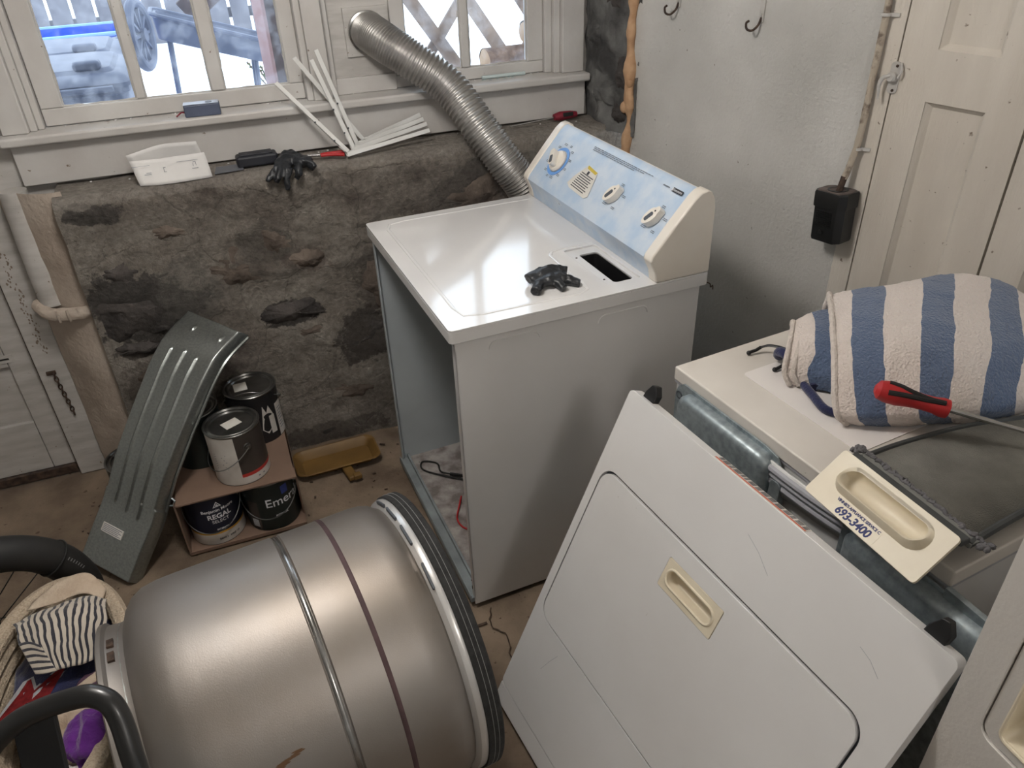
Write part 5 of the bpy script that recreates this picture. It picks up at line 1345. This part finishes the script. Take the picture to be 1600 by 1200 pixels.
stripe_nodes(tw2, 1.15, 0.40, (226, 214, 206), (90, 107, 136), 1.0, 190, phase=0.62)
im_, iu_ = surf(inner, 50, 70); im_.noise(0.003, 16).noise(0.0014, 60)
im_.build('inner_fold', tw2, towel, smooth=85, solid=0.009, uv=iu_, off=-1)
MB().tube([Vector(cr(inner[0], t)) for t in np.linspace(0, 0.75, 40)], 0.006, 8).noise(0.001, 60).build('hem', HEM, towel)
MB().tube([Vector(cr(inner[0], t)) + Vector((0.016, -0.010, 0)) for t in np.linspace(0, 0.7, 40)], 0.006, 8).noise(0.001, 60).build('hem', HEM, towel)
# navy cloth peeping out below the towel
nc = MB().tube(smooth_path([(0.640, -0.330, 0.878), (0.630, -0.345, 0.895), (0.628, -0.365, 0.898), (0.640, -0.385, 0.880)], 16), 0.012, 10).noise(0.003, 30)
nc.tube(smooth_path([(0.62, -0.44, 0.870), (0.610, -0.48, 0.871), (0.600, -0.53, 0.870), (0.62, -0.56, 0.870)], 16), 0.009, 8)
nc.tube(smooth_path([(0.635, -0.37, 0.875), (0.65, -0.42, 0.872), (0.63, -0.46, 0.871)], 12), 0.010, 8)
tag(nc.build('navy_cloth', NAVYC, smooth=80), 'navy cloth edge peeping out beneath the striped towel', 'cloth').location = (0.014, 0.018, -0.015)
# black plastic hook arms
hk = thing('black_wire_clips', 'black plastic two-armed clip poking out beside the towel', 'clip', (0.014, 0.018, -0.015))
MB().tube(smooth_path([(0.668, -0.355, 0.882), (0.655, -0.325, 0.888), (0.640, -0.296, 0.884), (0.629, -0.281, 0.874)], 16), 0.005, 8, flat=0.5).build('arm', BLACKP, hk)
MB().tube([(0.629, -0.281, 0.874), (0.616, -0.282, 0.870), (0.600, -0.280, 0.867)], 0.0038, 8).build('arm_tip', BLACKP, hk)
MB().ball((0.599, -0.280, 0.866), 0.0055, nu=10, nv=8).build('tip_ball', BLACKP, hk)
MB().tube(smooth_path([(0.655, -0.360, 0.878), (0.640, -0.362, 0.880), (0.625, -0.363, 0.872), (0.608, -0.362, 0.866)], 12), 0.0038, 8).build('arm_tip', BLACKP, hk)
MB().ball((0.607, -0.362, 0.866), 0.0055, nu=10, nv=8).build('tip_ball', BLACKP, hk)

# screwdriver on the towel
d0, d1_ = Vector((0.612, -0.622, 0.972)), Vector((0.712, -0.699, 0.947)); dd_ = (d1_ - d0).normalized()
scr = thing('long_screwdriver', 'long screwdriver with red and black grip resting on the towel', 'screwdriver', (0.014, 0.018, -0.015))
pr_ = [(0.0, 0.007), (0.006, 0.0145), (0.02, 0.0175), (0.04, 0.0175), (0.06, 0.0145), (0.085, 0.0125), (0.105, 0.0130), (0.118, 0.0155), (0.128, 0.0150), (0.130, 0.008)]
pr_ = [(t, r * 1.18) for t, r in pr_]
MB().tube([d0 + dd_ * t for t, r in pr_], [r for t, r in pr_], 20).build('handle', RED, scr)
upv = Vector((-0.35, -0.35, 0.87)).normalized(); upv = (upv - dd_ * upv.dot(dd_)).normalized(); sdv = dd_.cross(upv)
gp = MB()
for (side, t0, t1) in ((-0.55, 0.018, 0.10), (0.55, 0.018, 0.10)):
    pts = []; rr = []
    for t in np.linspace(t0, t1, 14):
        r = float(np.interp(t, [a for a, b in pr_], [b for a, b in pr_]))
        ang = side * (1 - 0.9 * (t - t0) / (t1 - t0))
        pts.append(d0 + dd_ * t + (upv * math.cos(ang) + sdv * math.sin(ang)) * (r - 0.0012)); rr.append(0.0050)
    gp.tube(pts, rr, 8)
gp.build('grip_inlay', BLACKR, scr)
MB().tube([d0 + dd_ * 0.090 + upv * 0.0135, d0 + dd_ * 0.118 + upv * 0.0165 ], 0.0055, 8).build('grip_tail', BLACKR, scr)
MB().tube([d0 + dd_ * 0.128, d0 + dd_ * 0.21, d0 + dd_ * 0.215, d0 + dd_ * 0.36], [0.0052, 0.0052, 0.0044, 0.0044], 10).build('shaft', STEEL, scr)

# ================================================================== LINT SCREEN
hx = Vector((0.024, -1, 0.0)).normalized(); hy = Vector((0.070, 0.0, 0.0575)); hy = (hy - hx * hx.dot(hy)).normalized(); hz = hx.cross(hy)
LM = frame((0.4635, -0.808, 0.8835), hx, hy, hz)
ls = thing('lint_screen', 'cream handled lint screen with a phone number lying on the washer edge', 'lint screen', M=LM)
sl2 = slot(0.0, 0.014, 0.084, 0.019, 12)
MB().prism(rrect(-0.120, 0.120, -0.050, 0.048, 0.007, 4), -0.003, 0.003, [sl2]).build('handle_plate', CREAM, ls, bevel=0.0015)
sl3 = slot(0.0, 0.006, 0.090, 0.027, 12)
# raised scoop round the finger slot, open along its upper side
sc = MB()
def rim_h(y): return 0.018 * max(0.0, min(1.0, (0.030 - y) / 0.030))
lo1 = [Vector((x, y, 0.003)) for x, y in slot(0, 0.011, 0.094, 0.028, 12)]
lo2 = [Vector((x * 0.985, y, 0.003 + rim_h(y) * 0.75)) for x, y in slot(0, 0.012, 0.090, 0.024, 12)]
lo3 = [Vector((x, y, 0.003 + rim_h(y))) for x, y in slot(0, 0.0135, 0.087, 0.021, 12)]
lo4 = [Vector((x, y, 0.003 + rim_h(y) * 0.85)) for x, y in slot(0, 0.014, 0.083, 0.0185, 12)]
lo5 = [Vector((x, y, -0.010)) for x, y in slot(0, 0.014, 0.080, 0.0165, 12)]
lo6 = [Vector((x, y, -0.018)) for x, y in slot(0, 0.014, 0.068, 0.010, 12)]
sc.loft([lo1, lo2, lo3, lo4, lo5, lo6], cap1=True); sc.build('finger_scoop', CREAM, ls, smooth=60)
MB().prism(rrect(-0.066, 0.034, -0.0475, -0.0185, 0.001, 2), 0.003, 0.0033).build('sticker', CREAM, ls, smooth=None)
tmx = text_mesh('693-3400', 0.0200, shear=0.12, ext=0.0002, bold=0.0006, space=0.95); tmx.xf(Matrix.Translation((-0.016, -0.0385, 0.0036))); tmx.build('phone_number', INKB, ls, smooth=None)
tmx = text_mesh("VINNIE'S APPLIANCE SERVICE C", 0.0072, ext=0.0002, bold=0.0002, space=0.92); tmx.xf(Matrix.Translation((-0.016, -0.0245, 0.0036))); tmx.build('service_name', INKB, ls, smooth=None)
# grey bar behind the handle and the framed mesh going back across the washer
LSI = LM.inverted() @ Matrix.Translation((0.014, 0.018, -0.015))
def lw(*p): return LSI @ Vector(p)
DKG = mat('dark_grey_plastic', (72, 74, 74), 0.6, c2=(58, 60, 60), vs=16)
MESHM = mat('grey_lint_mesh', (128, 126, 118), 0.75, c2=(106, 104, 97), vs=14, bump=0.5, bs=380)
MB().bar(lw(0.494, -0.712, 0.918), lw(0.500, -0.945, 0.918), 0.020, 0.012, tuple(LSI.to_3x3() @ Vector((0, 0, 1)))).build('back_bar', DKG, ls, bevel=0.003)
A0, A1, A2, A3 = (0.512, -0.712, 0.905), (0.515, -0.940, 0.905), (0.900, -0.890, 0.874), (0.955, -0.715, 0.874)
far_ = [cr([A0, (0.64, -0.690, 0.886), (0.80, -0.688, 0.876), A3], t) for t in np.linspace(0, 1, 24)]
near_ = [cr([A1, (0.64, -0.915, 0.892), (0.78, -0.895, 0.882), A2], t) for t in np.linspace(0, 1, 24)]
ms_ = MB(); ms_.loft([[lw(*a) for a in far_], [lw(*b) for b in near_]], close=False); ms_.build('mesh', MESHM, ls, solid=0.0015)
MB().tube([lw(*a) for a in far_], 0.0055, 8).build('frame_rail', DKG, ls)
MB().tube([lw(*a) for a in near_], 0.0065, 8).build('frame_rail', DKG, ls)
MB().tube([lw(*A2), lw(*A3)], 0.0055, 8).build('frame_rail', DKG, ls)
MB().bar(lw(0.520, -0.705, 0.905), lw(0.523, -0.945, 0.905), 0.022, 0.008, tuple(LSI.to_3x3() @ Vector((0, 0, 1)))).build('frame_bar', mat('mid_grey_plastic', (120, 120, 116), 0.6), ls, bevel=0.002)
fz_ = MB()
fz_.tube([LSI @ (Vector(cr([(0.532, -0.700, 0.909), (0.534, -0.82, 0.909), (0.536, -0.948, 0.908)], t)) + Vector((random.uniform(-.003, .003), 0, 0))) for t in np.linspace(0, 1, 90)], [random.uniform(0.003, 0.006) for _ in range(90)], 7)
for i in range(14):
    fz_.ball(lw(0.530 + random.uniform(-.008, .012), -0.952 + random.uniform(-.01, .004), 0.908), 0.005, nu=6, nv=5)
    fz_.ball(lw(0.522 + random.uniform(-.008, .012), -0.700 + random.uniform(-.004, .008), 0.911), 0.005, nu=6, nv=5)
fz_.noise(0.002, 90)
lo_f = fz_.build('lint_fuzz', mat('lint_grey', (104, 102, 104), 0.95), ls); lo_f['kind'] = 'stuff'

# ================================================================== RIGHT WALL FITTINGS
def wp(s, y, z): return WR0 + wr_t * s + wr_y * y + Vector((0, 0, z))
fm = MB(); pts = []; rr = []
zz = 0.93
while zz < 2.30:
    pts.append(wp(0.085 + 0.006 * math.sin(zz * 13) + 0.012 * (zz - 1.0), -0.006 + 0.003 * math.sin(zz * 31), zz)); rr.append(0.0165 + 0.004 * math.sin(zz * 22) + 0.003 * math.sin(zz * 57)); zz += 0.012
fm.tube(pts, rr, 14); fm.noise(0.003, 30)
fm.ball(wp(0.078, -0.016, 1.115), (0.016, 0.014, 0.020)); fm.ball(wp(0.100, -0.018, 1.195), (0.012, 0.010, 0.014))
tag(fm.build('foam_sealant', FOAM, smooth=70), 'tan expanding foam bead sealing the wall corner', 'foam')
for (s, zt, zb) in ((0.278, 1.50, 1.418), (0.590, 1.52, 1.405)):
    h = thing('wall_hook', 'rusty painted double hook screwed to the plaster wall, %s' % ('closer to the foam bead' if s < .4 else 'closer to the conduit'), 'hook', tuple(wp(s, 0, zb)), group='hooks on the plaster wall')
    h.rotation_euler = (0, 0, math.atan2(wr_t.y, wr_t.x))
    MB().prism(rrect(-0.008, 0.008, 0.016, zt - zb + 0.03, 0.006, 3), 0, 0.004, (), frame((0, 0, 0), (1, 0, 0), (0, 0, 1), (0, -1, 0))).build('back_plate', PAINTW, h, bevel=0.001)
    MB().tube(smooth_path([(0.0, -0.003, 0.030), (0.0, -0.012, 0.012), (-0.004, -0.030, 0.000), (-0.014, -0.040, 0.004), (-0.018, -0.040, 0.018), (-0.010, -0.040, 0.024)], 20), 0.0032, 8).build('hook_wire', RUSTM, h)
    MB().ball((0.0, -0.005, 0.036), 0.004, nu=8, nv=6).build('screw_head', PAINTW, h)
# conduit, plug box
cdt = thing('conduit', 'painted metal conduit with clamps running down to the black box', 'conduit')
MB().tube(smooth_path([wp(0.956, -0.014, 2.05), wp(0.957, -0.014, 1.7), wp(0.957, -0.014, 1.35), wp(0.957, -0.016, 1.20), wp(0.953, -0.024, 1.13), wp(0.949, -0.033, 1.09)], 60), 0.0085, 12).noise(0.0008, 60).build('tube', mat('chipped_cream_paint', (176, 164, 148), 0.6, c2=(110, 96, 84), vs=36, lo=0.36, hi=0.5, bump=0.3, bs=120), cdt)
MB().tube([wp(0.949, -0.033, 1.095), wp(0.946, -0.040, 1.055)], 0.0085, 12).build('bare_end', RUSTM, cdt)
for z in (1.475, 1.165):
    MB().lathe([(0.0095, -0.004), (0.0115, -0.003), (0.0115, 0.003), (0.0095, 0.004)], 16, Matrix.Translation(wp(0.957, -0.015, z))).build('clamp', PAINTW, cdt)
    MB().bar(wp(0.967, -0.010, z), wp(0.985, -0.003, z), 0.003, 0.008).build('clamp_ear', PAINTW, cdt)
pb = thing('black_plug_box', 'tall black plastic connector box hanging on the conduit', 'connector', M=frame(wp(0.944, -0.036, 0.985), wr_t, wr_y, ZAX) @ Matrix.Rotation(math.radians(-3), 4, 'Y'))
oct_ = [(-0.040, -0.034), (0.030, -0.038), (0.044, -0.020), (0.044, 0.026), (0.026, 0.034), (-0.032, 0.034), (-0.044, 0.020), (-0.046, -0.022)]
def octs(f, z): return [(x * f, y * f, z) for x, y in oct_]
MB().loft([octs(0.93, -0.062), octs(0.97, -0.055), octs(0.98, 0.03)], True, True).build('lower_body', BLACKP, pb, smooth=25)
MB().loft([octs(1.04, 0.030), octs(1.06, 0.034), octs(1.06, 0.068), octs(1.02, 0.072)], True, True).build('cap', BLACKP, pb, smooth=25)
MB().loft([octs(0.94, 0.0721), octs(0.90, 0.0732)], False, True).build('cap_top', mat('dusty_brown', (112, 100, 94), 0.85, c2=(84, 74, 70), vs=40), pb)
MB().lathe([(0.026, 0.0732), (0.026, 0.0745), (0.020, 0.0745)], 24).build('cap_ring', BLACKP, pb)
for k in range(9):
    MB().bar((-0.030, -0.0385, 0.022 - k * 0.005), (0.018, -0.0385, 0.022 - k * 0.005), 0.003, 0.002).build('grip_rib', BLACKP, pb)
MB().lathe([(0.006, 0), (0.006, 0.002), (0.0, 0.002)], 12, frame((-0.010, -0.0365, -0.036), (1, 0, 0), (0, 0, 1), (0, -1, 0))).build('face_screw', BLACKT, pb)
MB().lathe([(0.012, 0), (0.012, 0.0015), (0.009, 0.0015)], 16, frame((-0.004, -0.0365, -0.008), (1, 0, 0), (0, 0, 1), (0, -1, 0))).build('face_ring', BLACKP, pb)
# cupboard latch
lt = thing('cupboard_latch', 'old white painted cupboard latch with drop lever', 'latch', M=frame(wp(1.004, 0, 1.335), wr_t, wr_y, ZAX))
MB().prism(rrect(-0.012, 0.014, -0.030, 0.042, 0.010, 4), 0.0, 0.004, (), frame((0, 0, 0), (1, 0, 0), (0, 0, 1), (0, -1, 0))).build('plate', PAINTW, lt, bevel=0.0015)
MB().lathe([(0.0, 0.0), (0.012, 0.0), (0.012, 0.012), (0.008, 0.018), (0.0, 0.018)], 18, frame((0.0, -0.003, 0.008), (1, 0, 0), (0, 0, 1), (0, -1, 0))).build('pivot', PAINTW, lt)
MB().tube(smooth_path([(0.0, -0.018, 0.012), (-0.016, -0.022, 0.006), (-0.022, -0.022, -0.012), (-0.020, -0.020, -0.032), (-0.018, -0.020, -0.044)], 16), [0.004 + 0.0012 * math.sin(i / 3) for i in range(16)], 8).build('lever', PAINTW, lt)
MB().tube(smooth_path([(0.012, -0.004, 0.040), (0.020, -0.010, 0.024), (0.016, -0.014, 0.008)], 10), 0.003, 8).build('keeper', PAINTW, lt)
for (x, z) in ((0.004, 0.033), (0.004, -0.022)):
    MB().ball((x, -0.005, z), 0.0035, nu=8, nv=6).build('screw_head', RUSTM, lt)
# thin wire end poking out behind the dryer top
ww = MB().tube(smooth_path([dl(0.694, 0.010, 0.880), dl(0.704, 0.006, 0.876), dl(0.706, 0.004, 0.866), dl(0.712, 0.004, 0.870), dl(0.714, 0.004, 0.858)], 16), 0.0016, 6)
tag(ww.build('wire_ends', RUSTM), 'thin dark wire ends poking from behind the dryer top', 'wire')

# ================================================================== CHAIN ON THE JAMB
chn = thing('chain', 'dark steel chain hanging on the white door jamb', 'chain')
MB().box(-1.112, -1.083, 1.140, 1.148, 0.418, 0.432).build('hasp', RUSTM, chn, bevel=0.002)
for k in range(11):
    z = 0.415 - k * 0.0155; x = -1.090 + 0.0012 * k
    L_ = []
    for a in np.linspace(0, 2 * math.pi, 17)[:-1]:
        p = Vector((0.0055 * math.cos(a), 0, 0.0105 * math.sin(a)))
        L_.append(Matrix.Translation((x, 1.141, z)) @ Matrix.Rotation(math.radians(25 if k % 2 else 95), 4, 'Z') @ p)
    MB().tube(L_, 0.0022, 6, closed=True).build('link', RUSTM, chn)

# ================================================================== OUTDOORS
GZ = 0.60
sg = MB(); nx, ny = 60, 60
X = np.linspace(-5, 7, nx); Y = np.linspace(1.32, 12, ny)
P = np.array([(x, y, 0.0) for x in X for y in Y]); P[:, 2] = GZ + 0.05 * fbm(P * 0.9 + 2, 3) - 0.05
sg.v = [tuple(p) for p in P]; sg.f = [(i * ny + j, (i + 1) * ny + j, (i + 1) * ny + j + 1, i * ny + j + 1) for i in range(nx - 1) for j in range(ny - 1)]
tag(sg.build('ground_snow', SNOW, smooth=80), 'bright snow covering the yard outside', 'snow', kind='structure')
def wheelie_bin(label, x, y, zt, w, d, m, open_=False, ln='wheeled_bin', rz=0.0, tilt=0.0):
    b = thing(ln, label, 'bin', (x, y, GZ - 0.03), rz)
    h = zt - GZ + 0.03
    def rect(f, z): return [(xx * f, yy * f, z) for xx, yy in rrect(-w / 2, w / 2, -d / 2, d / 2, 0.05, 4)]
    if not open_:
        MB().loft([rect(0.82, 0.0), rect(0.97, h - 0.05), rect(1.0, h - 0.045), rect(1.0, h - 0.02)], True, True).build('bin_body', m, b)
        ld = MB().loft([rect(1.04, h - 0.02), rect(1.05, h - 0.005), rect(1.0, h + 0.015), rect(0.90, h + 0.030), rect(0.85, h + 0.030), rect(0.80, h + 0.045), rect(0.60, h + 0.055)], True, True).build('lid', m, b)
        for q in (-0.5, 0.5):
            MB().box(q * w * 0.5 - 0.05, q * w * 0.5 + 0.05, -d * 0.42, -d * 0.30, h + 0.035, h + 0.075).build('lid_hinge', m, b, bevel=0.015, seg=2)
        MB().tube([(-w * 0.40, -d * 0.545, h - 0.02), (w * 0.40, -d * 0.545, h - 0.02)], 0.012, 8).build('grab_bar', m, b)
    else:
        MB().loft([rect(0.80, 0.0), rect(0.98, h - 0.04), rect(1.06, h - 0.03), rect(1.06, h), rect(0.96, h), rect(0.78, 0.05)], True, True).build('bin_body', m, b)
        MB().tube([Vector(p) for p in rect(1.05, h)], 0.012, 8, closed=True).build('bin_rim', mat('pale_blue_plastic', (120, 166, 232), 0.4), b)
    return b
wheelie_bin('dark slate bin with ridged lid closest to the three-pane window', -0.94, 2.25, 1.17, 0.52, 0.52, BINM)
wheelie_bin('dark slate bin with ridged lid behind the first bin', -1.02, 2.98, 1.14, 0.56, 0.56, BINM)
wheelie_bin('bright blue open bin behind the dark bins', -1.08, 3.95, 1.13, 0.62, 0.46, BLUEB, True, 'open_bin', 0.10)
# the blue bin's spoked wheel, and a dark bin tipped over on the snow
ob_ = bpy.data.objects['open_bin']
WMX = Matrix.Translation((0.365, -0.50, 0.57)) @ frame((0, 0, 0), Vector((0.35, 0.94, 0)).normalized(), ZAX, Vector((0.94, -0.35, 0)).normalized())
wheel_ = MB().tube([(0.16 * math.cos(a), 0.16 * math.sin(a), 0) for a in np.linspace(0, 2 * math.pi, 49)[:-1]], 0.026, 10, closed=True).build('wheel', BINM, ob_)
wheel_.matrix_basis = WMX
for k in range(10):
    a = 2 * math.pi * k / 10
    MB().bar((0.02 * math.cos(a), 0.02 * math.sin(a), 0), (0.15 * math.cos(a), 0.15 * math.sin(a), 0), 0.015, 0.02, (0, 0, 1)).build('spoke', BINM, wheel_)
MB().lathe([(0, -0.03), (0.035, -0.03), (0.035, 0.03), (0, 0.03)], 16).build('hub', BINM, wheel_)
MB().tube([(0.10, -0.20, 0.50), (0.35, -0.49, 0.57)], 0.018, 8).build('axle_arm', BINM, ob_)
ld_ = thing('fallen_bin', 'long dark bin lying tipped on the snow', 'bin', M=frame((-0.28, 4.05, 1.06), Vector((0.95, 0.0, -0.30)), Vector((0.0, 1, 0)), Vector((0.30, 0.0, 0.95))))
def rr2(f, z): return [(x * f, y * f, z) for x, y in rrect(-0.36, 0.36, -0.16, 0.16, 0.06, 5)]
MB().loft([rr2(0.85, -0.10), rr2(0.95, 0.0), rr2(1.0, 0.03), rr2(0.92, 0.03), rr2(0.85, 0.0), rr2(0.7, -0.05)], True, True).build('tub', BINM, ld_)
MB().tube([Vector(p) for p in rr2(1.0, 0.03)], 0.014, 8, closed=True).build('tub_rim', BINM, ld_)
for (x, y) in ((-0.25, -0.1), (-0.25, 0.1), (0.25, -0.1), (0.25, 0.1)):
    MB().tube([(x, y, -0.08), (x + 0.10, y, -0.50)], 0.015, 8).build('support_leg', BINM, ld_)
# porch post and car-like dark slab behind
ps = thing('porch_post', 'dark brown porch post seen through the last pane', 'post', (-0.005, 2.75, GZ - 0.1), math.radians(12))
MB().box(-0.075, 0.075, -0.075, 0.075, 0.0, 2.3).build('shaft', POSTB, ps, bevel=0.005)
MB().box(-0.088, -0.073, -0.078, 0.078, 0.0, 2.3).build('edge_board', mat('pinkish_board', (150, 120, 118), 0.8), ps)
sb_ = MB().box(-0.20, 0.20, -0.04, 0.04, 0, 0.16, Matrix.Translation((-0.21, 4.6, 1.16)) @ Matrix.Rotation(math.radians(-35), 4, 'Y'))
tag(sb_.build('wood_offcut', POSTB, bevel=0.005), 'grey board end sticking out beside the porch post', 'board')
# dark fence and shed far behind, so the view is not all white
fn = thing('yard_fence', 'grey board fence closing the snowy yard', 'fence', (-3.0, 7.4, GZ - 0.1))
fmat = mat('fence_grey', (120, 120, 126), 0.85, c2=(96, 96, 104), vs=4)
pk = MB().box(0, 0.17, 0, 0.03, 0, 1.15).build('picket', fmat, fn)
for k in range(1, 22):
    c = pk.copy(); COL.objects.link(c); c.location = (k * 0.20, 0.0, 0.0)
MB().box(0, 4.4, 0.03, 0.07, 0.25, 0.34).build('fence_rail', fmat, fn)
MB().box(0, 4.4, 0.03, 0.07, 0.85, 0.94).build('fence_rail', fmat, fn)
# lattice outside the second window
lat = thing('lattice_panel', 'weathered wooden lattice screen outside the two-pane window', 'lattice', (0.30, 2.42, GZ - 0.04))
def slat(x0, z0, x1, z1, y, w):
    MB().bar((x0, y, z0), (x1, y, z1), 0.018, w, (0, 1, 0) if False else (0, 0, 1)).build('slat', LAT, lat)
for k in range(7):
    x = -0.55 + k * 0.27
    slat(x, 1.18, x + 0.80, 0.02, 0.0, 0.062)
for k in range(4):
    x = -0.55 + k * 0.52
    slat(x, 0.02, x + 0.90, 1.18, 0.022, 0.05)
MB().box(-0.6, 1.9, -0.02, 0.04, 1.16, 1.24).build('top_rail', LAT, lat)
MB().box(-0.6, 1.9, -0.02, 0.04, 0.0, 0.05).build('bottom_rail', LAT, lat)
# firewood
logs = []
where = ['bottom', 'second', 'third', 'fourth']
for row in range(4):
    for q in range(2):
        logs.append(((0.985 + 0.02 * ((row + q) % 2), 1.93 + 0.13 * q, 0.635 + 0.117 * row), 0.056, 0.36 + 0.02 * q, 2 * (row - q), 0.0, 'firewood log in the %s row up, %s the house' % (where[row], 'against' if q == 0 else 'away from')))
logs += [((0.90, 1.96, 1.110), 0.056, 0.26, 8, 0.0, 'thick pale log crowning the firewood stack'), ((1.10, 1.96, 1.100), 0.050, 0.11, 60, 0.0, 'short log stub lying across the stack top'),
         ((1.03, 1.955, 1.215), 0.046, 0.15, 20, 0.0, 'small split log perched highest on the stack')]
for k, (c, r, L_, a, tl, lab_) in enumerate(logs):
    o = thing('firewood_log', lab_, 'log', M=Matrix.Translation(c) @ Matrix.Rotation(math.radians(a), 4, 'Z') @ Matrix.Rotation(tl * 3, 4, 'Y') @ Matrix.Rotation(math.radians(90), 4, 'Y'), group='firewood logs outside')
    w = MB().lathe([(r * 0.98, -L_ / 2), (r, -L_ / 2 + 0.01), (r * 0.97, L_ / 2 - 0.01), (r * 0.95, L_ / 2)], 18); w.noise(0.006, 14, k); w.build('log_side', BARK if k % 3 == 2 else LOGM, o)
    for s in (-1, 1):
        MB().lathe([(0.0, s * L_ / 2), (r * 0.96, s * (L_ / 2 - 0.002))], 18).build('cut_end', LOGM, o)
# a few dark leafy twigs poking through the snow
for k, (x, y, z, lab_) in enumerate(((0.55, 3.4, 0.62, 'green twigs in snow behind the lattice, low'), (0.95, 3.7, 0.66, 'green twigs in snow behind the lattice, high'), (0.05, 4.3, 0.62, 'green twigs in snow beside the porch post'))):
    p = thing('snowy_shrub', lab_, 'shrub', (x, y, GZ - 0.03), group='shrubs in the snow')
    st2 = MB(); lf2 = MB()
    for q in range(7):
        a = q * 0.9 + k; e = Vector((0.16 * math.cos(a), 0.16 * math.sin(a), 0.20 + 0.05 * (q % 3)))
        st2.tube([(0, 0, 0), tuple(e * 0.5), tuple(e)], 0.005, 5)
        for w in range(7):
            c = e * (0.4 + 0.09 * w); f = Matrix.Translation(c) @ Euler((random.uniform(-1, 1), random.uniform(-1, 1), random.uniform(0, 6))).to_matrix().to_4x4()
            lf2.add([f @ Vector(v) for v in ((-0.022, 0, 0), (0, 0.011, 0.004), (0.022, 0, 0), (0, -0.011, 0.004))], [(0, 1, 2, 3)])
    st2.build('stem', BARK, p); lf2.build('leaves', LEAFM, p, smooth=None)
